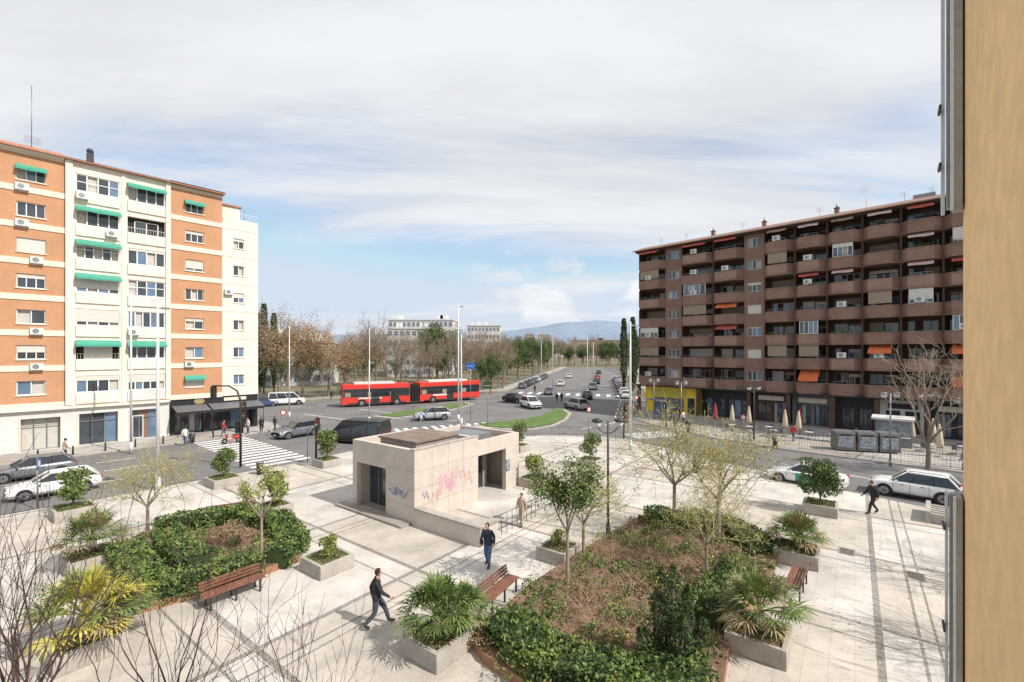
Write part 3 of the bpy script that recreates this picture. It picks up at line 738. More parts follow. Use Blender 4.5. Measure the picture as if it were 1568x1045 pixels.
def bed(name,poly,hpaths,seed,ncl,hw=1.0,hh=.8):
    B=empty(name); g=MB(); rng=random.Random(seed)
    g.prism(poly,0,PZ+.28,'bed_edge','soil'); g.obj('edging_and_soil',parent=B)
    g=MB()
    for hp in hpaths: hedge(g,hp,hw,hh,PZ+.1,rng)
    g.obj('hedge',parent=B)
    g=MB()
    xs=[p[0] for p in poly]; ys=[p[1] for p in poly]; k=0
    while k<ncl:
        x=rng.uniform(min(xs),max(xs)); y=rng.uniform(min(ys),max(ys))
        if not inside((x,y),poly): continue
        k+=1
        v=mnoise.noise(Vector((x*.5,y*.5,3)))
        ms=['leaf_b','leaf_a','leaf_c'] if v>-.10 else ['leaf_brown','palm_dry','leaf_brown','bark_lt']
        if rng.random()<.07: ms=['leaf_yellow','leaf_c']
        r=rng.uniform(.12,.5); clump(g,(x,y,PZ+.28+r*.25),(r,r,r*.6),int(60+220*r),.09,ms,rng)
    for k in range(ncl*26):
        x=rng.uniform(min(xs),max(xs)); y=rng.uniform(min(ys),max(ys))
        if inside((x,y),poly): g.leaf((x,y,PZ+.29+rng.uniform(0,.06)),.11,rng.choice(['leaf_brown','soil','leaf_b','soil']),rng)
    g.obj('groundcover',parent=B)
bedL=[(-16.4,18.6),(-17.5,21.6),(-13.9,23.9),(-11.2,22.8),(-8.9,19.2),(-9.9,17.9),(-10.9,16.8),(-12.6,15.3)]
bed('planted_bed',bedL,[[(-16.0,19.0),(-12.7,16.0),(-11.0,17.1),(-10.2,17.9)],[(-9.5,18.7),(-9.6,19.9),(-11.3,22.3)],[(-11.6,22.5),(-13.9,23.3),(-16.6,21.7)],[(-15.2,20.2),(-12.4,18.0)]],3,90,1.15,.85)
bedR=[(-1.25,13.8),(.7,16.9),(3.5,20.3),(6.6,23.8),(10.4,22.6),(11.3,19.4),(10.1,17.8),(6.6,13.8),(5.4,11.7),(3.3,10.6),(1.1,11.2),(-.8,12.9)]
bed('planted_bed',bedR,[[(-.3,13.9),(1.0,12.3),(3.0,11.5),(4.6,11.6)],[(7.0,22.9),(10.1,22.0),(10.7,19.6)],[(6.2,14.4),(8.4,17.0)]],4,250,1.3,.85)
g=MB(); rng=random.Random(9)
for k in range(700):
    x=rng.uniform(1.5,9.5); y=rng.uniform(13,21.5)
    if not inside((x,y),bedR): continue
    p=Vector((x,y,PZ+.3)); d=Vector((rng.gauss(0,.7),rng.gauss(0,.7),1)).normalized()
    L_=rng.uniform(.3,1.2); g.tube([p,p+d*L_*.5,p+d*L_+Vector((rng.gauss(0,.1),rng.gauss(0,.1),0))],[.009,.007,.004],3,rng.choice(['bark_lt','bark_yellow','palm_dry']),cap=False)
g.obj('dry_brushwood')
g=MB(); rng=random.Random(21)
for (ox,oy,hh,ww) in ((0,0,3.0,.46),(.42,.1,2.4,.46),(-.45,.12,2.2,.48),(.1,-.45,1.9,.5),(-.15,.5,2.7,.42),(.78,-.1,1.6,.48),(-.85,-.1,1.4,.46)):
    g.tube([(ox*.4,oy*.4,0),(ox,oy,hh*.8)],[.05,.015],5,'bark')
    for k in range(1900):
        t=rng.random(); zz=.1+t*hh; a=rng.uniform(0,6.28)
        rr=ww*(math.sin(math.pi*min(1,.15+t*.85))**.6)*(.7+.9*mnoise.noise(Vector((math.cos(a)*1.6+ox*5,math.sin(a)*1.6,zz*2.6)))); r=rr*rng.uniform(.4,1)**.5
        g.leaf((ox*(.5+.5*t)+r*math.cos(a),oy*(.5+.5*t)+r*math.sin(a),zz),.11,rng.choice(['leaf_dark','leaf_dark','leaf_dark','leaf_b','leaf_b']),rng,.35)
g.obj('conifer_shrub',(4.35,12.3,PZ))
def palm(seed,R0,nf,mats,trunk=.25):
    mb=MB(); rng=random.Random(seed)
    mb.tube([(0,0,0),(0,0,trunk)],[.16,.13],8,'bark'); 
    for i in range(nf):
        a=i*2.4+rng.uniform(-.3,.3); el=math.radians(rng.uniform(5,82)); L_=R0*rng.uniform(.7,1.15)*.62
        m=rng.choice(mats)
        if el<.25: m=rng.choice(['palm_dry',m])
        d=Vector((math.cos(a)*math.cos(el),math.sin(a)*math.cos(el),math.sin(el)))
        p0=Vector((0,0,trunk)); p1=p0+d*L_*.55; p2=p0+d*L_+Vector((0,0,-.12*L_))
        mb.tube([p0,p1,p2],[.014,.011,.008],4,m,cap=False)
        dd=(p2-p1).normalized(); side=dd.cross(Vector((0,0,1))); 
        if side.length<.05: side=Vector((1,0,0))
        side.normalize(); upv=side.cross(dd)
        nl=18; FL=R0*.5*rng.uniform(.8,1.1)
        for j in range(nl):
            b=(-1+2*j/(nl-1))*1.9+rng.uniform(-.05,.05)
            ld=(dd*math.cos(b)+side*math.sin(b)+upv*rng.uniform(0,.3)).normalized()
            l=FL*(.72+.28*math.cos(b))*rng.uniform(.85,1.1); wv=ld.cross(upv).normalized()*.022
            q1=p2+ld*l*.55; q2=p2+ld*l+Vector((0,0,-rng.uniform(.1,.4)*l))
            mb.face([p2,q1+wv,q2,q1-wv],m)
    return mb.mesh('palm_%d'%seed)
pg=palm(1,1.25,50,['palm_green','palm_green','leaf_a','leaf_b'],.45)
pg2=palm(2,1.15,46,['palm_green','leaf_a','leaf_b','palm_dry'],.5)
py=palm(3,1.3,46,['palm_yellow','palm_green','leaf_c','palm_yellow'],.5)
def planter(loc,w,ang,h=.55,w2=None):
    w2=w2 or w
    g=MB(); t=.14; a=w/2;b=w2/2
    g.box(-a,a,-b,-b+t,0,h,'concrete'); g.box(-a,a,b-t,b,0,h,'concrete'); g.box(-a,-a+t,-b+t,b-t,0,h,'concrete'); g.box(a-t,a,-b+t,b-t,0,h,'concrete')
    g.box(-a+t,a-t,-b+t,b-t,0,h-.08,'soil')
    rng=random.Random(int(loc[0]*100))
    for k in range(int(260*w*w2)): g.leaf((rng.uniform(-a+t,a-t),rng.uniform(-b+t,b-t),h-.06+rng.uniform(0,.12)),.08,rng.choice(['leaf_a','leaf_c','leaf_b']),rng)
    g.obj('concrete_planter',(loc[0],loc[1],PZ),ang,bevel=.015)
def shrub_mesh(seed,r,hz,n,size,mats,stem=.3):
    g=MB();rng=random.Random(seed)
    g.tube([(0,0,0),(0,0,stem+hz*.6)],[.04,.025],6,'bark')
    for k in range(7):
        a=k*.9; g.tube([(0,0,stem*.8),(r*.6*math.cos(a),r*.6*math.sin(a),stem+hz*(.4+.12*k%1))],[.02,.008],4,'bark')
    for k in range(11):
        a=rng.uniform(0,6.28); q=rng.uniform(0,.6)*r
        clump(g,(q*math.cos(a),q*math.sin(a),stem+hz*rng.uniform(.2,.85)),(r*.45,r*.45,hz*.24),n//11,size,mats,rng)
    return g.mesh('shrub_%d'%seed)
sh1=shrub_mesh(1,.76,1.35,2300,.11,['leaf_a','leaf_b','leaf_c','leaf_b'])
sh2=shrub_mesh(2,.66,1.0,1600,.11,['leaf_c','leaf_a','leaf_yellow','leaf_b'])
sh3=shrub_mesh(3,.85,1.6,3400,.11,['leaf_b','leaf_a','leaf_dark'],.4)
T=.45
for (x,y,w,kind,sc) in [(-2.2,13.5,1.5,pg,1.15),(-17.4,18.9,1.7,pg2,1.25),(-7.5,18.6,1.5,sh2,.7),(-12.5,13.4,1.6,py,1.3),(7.4,13.7,1.6,pg2,1.2),(12.1,19.4,1.6,pg2,1.1),
        (-23.6,24.6,1.7,sh1,1.2),(-19.2,30.4,1.7,sh1,1.15),(-14.4,35.6,1.6,sh1,1.35),(6.1,35.6,1.6,sh1,1.2),(17.0,25.2,1.6,sh3,1.3),(1.5,30.3,1.6,sh2,1.25),(-13.0,24.9,1.5,sh2,1.4),(2.0,19.6,1.4,sh2,.6),(.6,41,1.5,sh1,1.2)]:
    planter((x,y),w,ROTP)
    nm='fan_palm' if kind in (pg,pg2,py) else 'potted_shrub'
    inst(nm,kind,(x,y,PZ+T),x,sc)
inst('fan_palm',pg,(-1.45,14.0,PZ+T),2,.85)
inst('fan_palm',pg,(12.6,19.9,PZ+T),2,.85)
inst('fan_palm',pg2,(-11.9,13.9,PZ+T),2,.8)
fg=[make_tree(700+i,5.3,1.6,.055,5,None,0,.05,.62,bark='bark_dark',twig='bark_dark',rmin=.0055,up=.16,wob=.1,n=(5,3,2,2),t0=.3) for i in range(2)]
inst('bare_sapling',fg[0],(-5.6,7.4,0.12),.4,.92); inst('bare_sapling',fg[1],(-8.6,8.0,0.12),1.9,1.02); inst('bare_sapling',fg[1],(-3.9,7.6,0.12),4.2,.74); inst('bare_sapling',fg[0],(-9.3,8.6,0.12),3.4,1.0)
def bench(loc,ang,name='park_bench'):
    g=MB(); L_=2.0
    for x in (-.8,0,.8):
        g.box(x-.03,x+.03,-.25,-.2,0,.43,'metal_dark'); g.box(x-.03,x+.03,.2,.25,0,.43,'metal_dark'); g.box(x-.03,x+.03,-.26,.26,.43,.46,'metal_dark')
        g.tube([(x,.24,.45),(x,.36,.84)],.022,5,'metal_dark')
    for k in range(5): g.box(-L_/2,L_/2,-.26+k*.105,-.17+k*.105,.463,.495,'wood_bench')
    for k in range(3):
        z=.55+k*.105; y=.24+(z-.45)*.28
        g.box(-L_/2,L_/2,y-.02,y+.012,z,z+.075,'wood_bench')
    g.obj(name,(loc[0],loc[1],PZ),ang,bevel=.004)
bench((-9.95,16.35),math.atan2(1.7,1.35)); bench((-.45,16.2),math.atan2(.86,.51)); bench((-14.9,24.5),math.atan2(.5,.86)+math.pi)
bench((10.5,16.9),math.atan2(3.1,2.6)+math.pi)
# ------------------------------------------------------------------ cars
def car_mesh(name,paint,L=4.3,W=1.78,H=1.48,kind='hatch',paint2=None):
    mb=MB(); s=H/1.48
    if kind=='van':
        st=[(-.5,.8,.92,.35),(-.495,1.0,.97,.25),(-.4,1.02,1,.22),(0,1.02,1,.22),(.25,1.02,1,.22),(.34,1.0,.99,.22),(.43,.9,.95,.24),(.485,.76,.9,.28),(.5,.5,.84,.35)]
        gh=(-.495,.36,-.485,.17,1,.92,.80); belt=1.0
    elif kind=='suv':
        st=[(-.5,.66,.84,.38),(-.49,.95,.93,.30),(-.42,1.0,.98,.26),(-.2,1.0,1,.26),(.1,.99,1,.26),(.22,.98,1,.26),(.38,.92,.97,.27),(.46,.84,.92,.28),(.49,.66,.86,.32),(.5,.5,.8,.38)]
        gh=(-.485,.26,-.36,.07,.98,.88,.70); belt=.97
    elif kind=='sedan':
        st=[(-.5,.6,.8,.35),(-.49,.86,.9,.28),(-.42,.92,.96,.22),(-.2,.93,1,.2),(.1,.93,1,.2),(.22,.91,1,.2),(.36,.82,.97,.2),(.46,.72,.9,.22),(.49,.6,.84,.28),(.5,.45,.78,.35)]
        gh=(-.40,.24,-.24,.06,.90,.86,.66); belt=.9
    else:
        st=[(-.5,.66,.82,.35),(-.487,.90,.92,.28),(-.42,.96,.97,.22),(-.2,.95,1,.2),(.1,.93,1,.2),(.22,.92,1,.2),(.36,.84,.97,.2),(.46,.73,.9,.22),(.49,.6,.84,.28),(.5,.45,.78,.35)]
        gh=(-.48,.25,-.34,.05,.92,.86,.67); belt=.91
    hw=W/2; rings=[]
    for fx,zt,wf,zb in st:
        x=fx*L; w=hw*wf
        half=[(w*.85,zb),(w*.97,zb+.1),(w,zb+.28),(w*.985,(zb+zt)*.55),(w*.96,zt-.07),(w*.88,zt),(w*.45,zt+.025)]
        ring=[(x,y,z) for y,z in half]+[(x,-y,z) for y,z in half[::-1]]
        rings.append(ring)
    b=len(mb.v); n=len(rings[0])
    for r in rings: mb.v.extend(r)
    mi=mb.mi(paint); mi2=mb.mi(paint2 or paint)
    for i in range(len(rings)-1):
        for j in range(n):
            j2=(j+1)%n
            mb.f.append((b+i*n+j,b+i*n+j2,b+(i+1)*n+j2,b+(i+1)*n+j)); mb.m.append(mi2 if (paint2 and 2<=i<=3 and j in (1,2,3,9,10,11)) else mi); mb.sm.append(True)
    mb.f.append(tuple(b+j for j in range(n))[::-1]); mb.m.append(mi); mb.sm.append(False)
    e=b+(len(rings)-1)*n; mb.f.append(tuple(e+j for j in range(n))); mb.m.append(mi); mb.sm.append(False)
    xr0,xf0,xr1,xf1,zb0,wb,wt=gh; xr0*=L;xf0*=L;xr1*=L;xf1*=L
    zt=H-.07; wb*=hw; wt*=hw
    base=[(xr0,-wb),(xf0,-wb*.92),(xf0,wb*.92),(xr0,wb)]; top=[(xr1,-wt),(xf1,-wt*.97),(xf1,wt*.97),(xr1,wt)]
    BZ=belt-.02
    bb=[Vector((p[0],p[1],BZ)) for p in base]; tt=[Vector((p[0],p[1],zt)) for p in top]
    for i in range(4):
        j=(i+1)%4; mb.face([bb[i],bb[j],tt[j],tt[i]],'car_glass')
        pr=.055 if (i in (0,3) and kind!='sedan') else .035
        mb.tube([bb[i],bb[i].lerp(tt[i],.5)+Vector((0,0,.015)),tt[i]],pr,6,paint)
        mb.tube([tt[i],tt[j]],.035,6,paint)
    for f in ((.36,.40),(.70,.72)) if kind!='van' else ((.28,.3),(.62,.64)):
        for sgn in (0,1):
            a0,a1=(bb[0],bb[1]) if sgn==0 else (bb[3],bb[2]); c0,c1=(tt[0],tt[1]) if sgn==0 else (tt[3],tt[2])
            mb.tube([a0.lerp(a1,f[0]),c0.lerp(c1,f[0])],.028,5,paint if kind=='van' else 'plastic_black')
    r1=[Vector((p.x,p.y,p.z)) for p in tt]; cx=(xr1+xf1)/2
    r2=[Vector((cx+(p.x-cx)*.9,p.y*.85,H-.015)) for p in tt]
    for i in range(4):
        j=(i+1)%4; mb.face([r1[i],r1[j],r2[j],r2[i]],paint,True)
    mb.face(r2,paint,True)
    if kind=='suv':
        for sg in (-1,1): mb.tube([(xr1+.1,sg*wt*.93,H-.0),(xr1+.3,sg*wt*.93,H+.04),(xf1-.3,sg*wt*.93,H+.04),(xf1-.1,sg*wt*.93,H-.01)],.02,5,'metal_grey')
    wr=.33 if kind in('hatch','sedan') else .36
    for fx in (-.305,.315):
        for sg in (-1,1):
            x=fx*L; y=sg*hw
            mb.tube([(x,y-sg*.3,wr),(x,y*1.004,wr)],wr+.055,16,'plastic_black')
            mb.tube([(x,y-sg*.22,wr),(x,y+sg*.012,wr)],wr,16,'tyre'); mb.tube([(x,y,wr),(x,y+sg*.018,wr)],wr*.66,10,'rim'); mb.tube([(x,y,wr),(x,y+sg*.022,wr)],wr*.2,8,'plastic_black')
            for k in range(5):
                a=k*1.2566+.5; mb.tube([(x+wr*.42*math.cos(a),y,wr+wr*.42*math.sin(a)),(x+wr*.42*math.cos(a),y+sg*.021,wr+wr*.42*math.sin(a))],wr*.13,5,'plastic_black')
    for sg in (-1,1):
        mb.obox((.472*L,sg*hw*.70,.66*s),(.12,.34,.13),-sg*.35,'lamp_glass'); mb.obox((-.487*L,sg*hw*.76,.80*s),(.08,.2,.26),sg*.2,'tail_red')
        mb.obox((xf0-.35,sg*(hw+.07),belt+.06),(.12,.18,.12),0,paint)
        for fx in (-.12,.1): mb.box(fx*L,fx*L+.16,sg*(hw-.003)-.01,sg*(hw-.003)+.012,.76*s,.785*s,'plastic_black')
        for fx in (-.17,.03,.215): mb.box(fx*L,fx*L+.012,sg*(hw-.006)-.01,sg*(hw-.006)+.009,.34,.86*s,'plastic_black')
        mb.box(-.33*L+.2,.33*L-.2,sg*hw*.97-.012,sg*hw*.97+.012,.22,.32,'plastic_black')
    mb.box(.495*L,.506*L,-.3,.3,.36,.5,'plastic_black'); mb.box(-.506*L,-.497*L,-.26,.26,.5,.61,'lamp_glass'); mb.box(.506*L,.508*L,-.22,.22,.39,.48,'lamp_glass')
    mb.box(.488*L,.5*L,-.38,.38,.56,.66,'plastic_black')
    return mb.mesh(name)
cm={'wh':car_mesh('c1','paint_white'),'ws':car_mesh('c2','paint_white',4.3,1.85,1.65,'suv'),'gr':car_mesh('c3','paint_grey'),'si':car_mesh('c4','paint_silver',4.4,1.82,1.6,'suv'),
 'bk':car_mesh('c5','paint_black',4.5,1.8,1.46,'sedan'),'bl':car_mesh('c6','paint_blue'),'van':car_mesh('c7','paint_black',5.2,1.95,1.95,'van'),'wv':car_mesh('c8','paint_white',4.9,1.9,1.9,'van'),'tg':car_mesh('c9','paint_white',4.5,1.8,1.5,'sedan','paint_green'),'re':car_mesh('c10','cloth_red')}
aL=math.atan2(.756,.6545)
for nm,k,x,y,a,s in [('white_hatchback','wh',-28.9,28.9,aL+math.pi,1.0),('grey_sedan','gr',-34.2,32.6,aL+math.pi,1.05),('white_car','wh',-32.6,24.8,aL+math.pi,1),('grey_hatchback','gr',-22.9,48.6,aL+math.pi+.15,1.1),
  ('silver_suv','si',-10.6,60.6,.35+math.pi,1.08),('white_taxi','tg',19.9,30.9,math.atan2(.71,-.70),1.0),('white_suv','ws',24.8,28.2,math.atan2(.70,-.71),1.0),
  ('dark_car','bk',.5,82,-.8,1.1),('white_car','ws',3.0,73.6,-1.2,1.15),('silver_car','si',10.1,72,2.0,1.12),('dark_suv','bk',-45,73,.5,1.1),('dark_suv','gr',-49.5,71,.5,1.15),('blue_car','bl',-41,75.5,.5,1),
  ('dark_car','bk',14.5,88,1.38,1.1),('dark_car','gr',8,97,1.38,1.1),('silver_car','si',19.5,110,1.38,1.1),('white_car','wh',13,122,1.38,1.1),('dark_car','bk',24,130,1.38,1.1),('red_car','re',28,150,1.38,1.1),('white_car','wh',20,160,1.38,1.1),('dark_car','bk',36,190,1.38,1.1),
  ('dark_car','bk',38,31,-.78,1),('grey_car','gr',42.5,26.5,-.78,1)]:
    inst(nm,cm[k],(x,y,.004),a,s)
inst('black_minivan',cm['van'],(-15.3,45.4,.004),math.atan2(-.30,.95)+math.pi,1.2)
inst('white_delivery_van',cm['wv'],(-38.4,78,.004),.5,1.15)
for k in range(9):
    p=Vector((21.5,86))+Vector((.187,.982))*(k*7+4); inst('parked_car',cm[rt.choice(['bk','gr','si','wh','bl'])],(p.x,p.y,.004),1.38,1.05)
for k in range(8):
    p=Vector((1.9,110))+Vector((.187,.982))*(k*7+4); inst('parked_car',cm[rt.choice(['bk','gr','si','wh','bl'])],(p.x,p.y,.004),1.38,1.05)
def bus_part(mb,x0,x1,front):
    W=1.27
    mb.box(x0,x1,-W,W,.35,1.25,'paint_red'); mb.box(x0+.03,x1-.03,-W+.03,W-.03,1.25,2.35,'car_glass'); mb.box(x0,x1,-W,W,2.35,2.85,'paint_red'); mb.box(x0+.1,x1-.1,-W+.12,W-.12,2.85,2.95,'paint_red')
    mb.box(x0+1.5,x1-2.0,-W+.3,W-.3,2.95,3.2,'metal_white')
    n=int((x1-x0)/1.45)
    for i in range(n+1):
        x=x0+.03+(x1-x0-.12)*i/n
        for s in (-1,1): mb.box(x,x+.07,s*(W-.012)-.012,s*(W-.012)+.012,1.25,2.35,'plastic_black' if i%3 else 'paint_red')
    for i in range(n):
        if i%2==0:
            x=x0+.3+(x1-x0-.12)*i/n; mb.box(x,x+.7,-W+.018,-W+.028,1.3,1.9,'blind_brown')
    for s in (-1,1):
        mb.box(x0+.6,x1-.6,s*(W+.004)-.003,s*(W+.004)+.003,.36,.5,'plastic_black')
        for fx in ((x0+2.4,x1-1.8) if front else (x0+2.0,)):
            mb.tube([(fx,s*(W-.3),.48),(fx,s*(W+.006),.48)],.56,16,'plastic_black'); mb.tube([(fx,s*(W-.3),.48),(fx,s*(W+.02),.48)],.47,16,'tyre'); mb.tube([(fx,s*W,.48),(fx,s*(W+.03),.48)],.27,12,'rim')
        for fx in ((x0+3.6,x0+6.2) if front else (x0+4.2,)):
            mb.box(fx,fx+1.1,s*(W+.008)-.004,s*(W+.008)+.004,.45,2.3,'car_glass'); mb.box(fx+.52,fx+.58,s*(W+.018)-.004,s*(W+.018)+.004,.45,2.3,'plastic_black')
    if front:
        mb.box(x0-.08,x0-.004,-W+.06,W-.06,1.05,2.75,'car_glass'); mb.box(x0-.09,x0-.004,-W+.02,W-.02,.35,1.04,'paint_red')
        for s in (-1,1): mb.box(x0-.12,x0-.092,s*.9-.2,s*.9+.2,.6,.8,'lamp_glass'); mb.tube([(x0,s*W,2.6),(x0-.35,s*(W+.2),2.5),(x0-.35,s*(W+.2),2.0)],.05,5,'plastic_black')
        mb.box(x0-.1,x0-.082,-.8,.8,2.4,2.65,'palm_yellow')
    mb.box(x0+2,x0+5,-W-.012,-W-.004,1.0,1.22,'cloth_white') 
B=empty('articulated_bus',(-17.5,80.2,.004),0,1.24)
g=MB(); bus_part(g,-9.4,-.6,True); o=g.obj('front_section',parent=B,rot=math.atan2(4.9,10.4),bevel=.05)
g=MB(); bus_part(g,.6,10.4,False); g.obj('rear_section',parent=B,rot=math.atan2(8,11),bevel=.05)
g=MB()
for k in range(9):
    a=.44+(.63-.44)*k/8; x=-.66+1.32*k/8
    g.obox((x*math.cos(a),x*math.sin(a),1.55),(.1,2.40-.14*(k%2),2.3-.1*(k%2)),a,'plastic_black')
g.obj('bellows',parent=B)

# ------------------------------------------------------------------ street furniture
def slimpole(x,y,h,z=PZ,r=.11):
    g=MB(); g.tube([(0,0,0),(0,0,.9)],r*1.5,10,'metal_white'); g.tube([(0,0,.9),(0,0,h)],[r,r*.6],10,'metal_white')
    g.box(-.05,.3,-.06,.06,h-.35,h-.28,'metal_white'); g.box(.2,.62,-.12,.12,h-.42,h-.3,'metal_grey'); g.obj('tall_street_lamp',(x,y,z),.5)
slimpole(-22.7,29.3,12); slimpole(-33.5,40.2,13.2,.12,.1); slimpole(-6.8,58,15,.12,.12); slimpole(-30,61.6,12.5,.01,.09); slimpole(10.7,41.3,11.6); slimpole(-17.8,57,8,.01,.08);slimpole(-24,77,13,.01,.1)
slimpole(-6.1,55,11,.12,.1); slimpole(17,66,10,.12,.08); slimpole(8.5,95,12,.0,.09); slimpole(16.5,100,12,.0,.09); slimpole(24,135,12,0,.1); slimpole(8,125,12,0,.1)
def lantern(x,y,h,ang,m='metal_dark',name='double_street_lamp',arm=.55):
    g=MB(); g.tube([(0,0,0),(0,0,.5)],.11,10,m); g.tube([(0,0,.5),(0,0,h)],[.07,.045],8,m)
    for s in (-1,1):
        g.tube([(0,0,h-.6),(s*arm*.5,0,h-.5),(s*arm,0,h-.25)],.025,6,m); g.tube([(s*arm,0,h-.3),(s*arm,0,h)],[.16,.22],10,'lamp_glass'); g.tube([(s*arm,0,h),(s*arm,0,h+.08),(s*arm,0,h+.16)],[.27,.24,.05],10,m)
    g.obj(name,(x,y,PZ),ang)
lantern(4.6,21.9,5.5,.1); lantern(29.3,35.4,5.6,.1,'metal_grey'); lantern(24.6,46.5,5.3,.2); lantern(20.0,54,5.3,.2,'metal_grey'); lantern(18.8,60.5,5.2,.2,'metal_grey'); lantern(33.8,34.2,5.3,.1,'metal_grey'); lantern(38,42,5,.2)
def signal(x,y,h,arm,ang):
    g=MB(); g.tube([(0,0,0),(0,0,h*.82),(arm*.12,0,h*.94),(arm*.4,0,h),(arm,0,h)],[.09,.08,.07,.06,.05],8,'metal_dark')
    for px,pz in ((arm-.1,h-.95),(0.22,h*.42)):
        g.box(px-.14,px+.14,-.16,.16,pz,pz+.9,'plastic_black')
        for k,m in enumerate(('leaf_dark','palm_dry','tail_red')): g.tube([(px,-.16,pz+.16+k*.28),(px,-.24,pz+.16+k*.28)],.09,8,m)
    g.obj('traffic_light',(x,y,PZ),ang)
signal(-20.9,35.2,6.2,2.6,math.pi*.93); signal(-15.6,36.4,3.6,.2,0); signal(11.5,47,3.6,.3,0); signal(-29.6,50.2,3.4,.3,0); signal(18.2,54.0,3.4,.3,1)
def sign(x,y,h,m,kind='disc',ang=0,z=PZ):
    g=MB(); g.tube([(0,0,0),(0,0,h)],.035,6,'metal_grey')
    if kind=='disc': g.tube([(0,-.05,h-.3),(0,-.075,h-.3)],.30,16,m); g.tube([(0,-.076,h-.3),(0,-.08,h-.3)],.2,14,'cloth_white')
    else: g.box(-.55,.55,-.06,-.04,h-.8,h,m); g.box(-.48,.48,-.066,-.061,h-.45,h-.4,'cloth_white')
    g.obj('traffic_sign',(x,y,z),ang)
sign(-5.3,58.5,7.5,'sign_blue','rect',z=.1); sign(-2.9,54.5,5.3,'leaf_dark','rect',z=.1); sign(8.2,49,3,'tail_red',ang=.6); sign(-16.5,36.9,2.7,'sign_blue',ang=1.9); sign(16.3,60,3.2,'tail_red',ang=.3); sign(-9,45,2.8,'sign_blue',ang=1.3); sign(22.5,44.4,2.8,'tail_red',ang=-.9)
sign(-26.9,25.9,2.8,'sign_blue',ang=2.1); sign(-24.0,47.9,2.8,'tail_red',ang=.8)
def rail(pts,h=1.0,m='steel_rail',name='pedestrian_railing',gap=.22,z=PZ):
    g=MB()
    for p,q in zip(pts,pts[1:]):
        p=Vector(p);q=Vector(q);L_=(q-p).length
        for hh in (h,.15): g.tube([(p.x,p.y,hh),(q.x,q.y,hh)],.022,5,m)
        n=int(L_/gap)
        for i in range(n+1):
            c=p.lerp(q,i/max(1,n)); g.tube([(c.x,c.y,0 if i%8==0 else .15),(c.x,c.y,h)],.022 if i%8==0 else .009,4,m,cap=False)
    g.obj(name,(0,0,z))
rail([(0.5,47.6),(5,48.1),(9.1,47.7),(11.6,45.6)]); rail([(12.6,43.9),(15.6,38.6)]); rail([(-13.6,41.2),(-10.8,43.3),(-6,45.9),(-1,47.3)])
rail([(24.3,43.2),(21.2,48.2),(18.2,56)]); rail([(26,41.4),(33.2,34.6),(40,28)]); rail([(20.8,42),(23.2,43.5)])
rail([(16.3,37.2),(20.4,29.8)]); rail([(-27.2,24.3),(-21.5,31)])
rail([(-42,85.5),(-5,106.3)],1.3,'fence_blue','park_fence',.5); rail([(-3.4,108),(12,190)],1.6,'fence_blue','park_fence',.6)
def umb(x,y,m,h=2.8,r=.28):
    g=MB(); g.tube([(0,0,0),(0,0,h)],.03,6,'metal_white'); g.tube([(0,0,.9),(0,0,1.1),(0,0,1.9),(0,0,h-.2),(0,0,h)],[r*.75,r,r*.72,r*.3,.04],9,m); g.tube([(0,0,0),(0,0,.1)],.3,10,'concrete')
    g.obj('closed_parasol',(x,y,PZ))
for x,y,m in ((25.3,52.5,'umbrella_cloth'),(26.6,51.3,'umbrella_cloth'),(28.8,48.2,'umbrella_cloth'),(29.6,47.2,'umbrella_cloth'),(31.2,49.5,'umbrella_red'),(37.2,42.5,'umbrella_cloth'),(38.5,41.8,'umbrella_cloth'),(36.5,43.8,'umbrella_cloth'),(24.2,54.4,'umbrella_red'),(36,38.5,'umbrella_cloth')): umb(x,y,m)
def tset(x,y):
    g=MB(); g.tube([(0,0,.7),(0,0,.73)],.38,12,'metal_white'); g.tube([(0,0,0),(0,0,.7)],.03,6,'metal_grey'); g.tube([(0,0,0),(0,0,.03)],.22,10,'metal_grey'); g.obj('cafe_table',(x,y,PZ))
    for k in range(3):
        a=k*2.1+x; g=MB(); g.box(-.2,.2,-.2,.2,.44,.47,'shop_grey'); g.box(-.2,.2,.17,.2,.471,.85,'shop_grey')
        for sx in (-.18,.16):
            for sy in (-.18,.16): g.box(sx,sx+.02,sy,sy+.02,0,.44,'metal_grey')
        g.obj('cafe_chair',(x+.65*math.cos(a),y+.65*math.sin(a),PZ),a-math.pi/2)
for x,y in ((26,50),(28,49.8),(24.6,51.2),(30.2,46.5),(31.8,45.2),(27.2,47.6),(37,40.5),(38.8,39.3)): tset(x,y)
g=MB()
for k in range(3):
    x=k*1.65; g.box(x,x+1.5,0,1.4,.12,1.55,'shop_grey'); g.prism([(x+.02,.02),(x+1.48,.02),(x+1.48,1.38),(x+.02,1.38)],1.55,1.75,'metal_grey')
    g.box(x+.15,x+1.35,-.02,-.003,.35,1.35,'poster'); g.box(x+.3,x+1.2,-.03,-.003,1.4,1.52,'plastic_black')
    for a in (.2,1.2): g.box(x+a,x+a+.1,.1,1.3,0,.119,'plastic_black')
g.obj('waste_containers',(29.0,40.9,PZ),-.3,bevel=.03)
g=MB(); g.box(0,2.6,0,2.0,0,2.5,'metal_grey'); g.box(-.3,2.9,-.5,2.3,2.5,2.7,'white_render'); g.box(.2,2.4,-.03,-.004,1.0,2.2,'poster'); g.box(.1,2.5,-.3,-.004,.9,.96,'metal_white'); g.obj('news_kiosk',(34.5,43.4,PZ),-.7,bevel=.03)
g=MB()
for x in (0,3.6): 
    for y in (0,1.2): g.tube([(x,y,0),(x,y,2.4)],.04,6,'metal_grey')
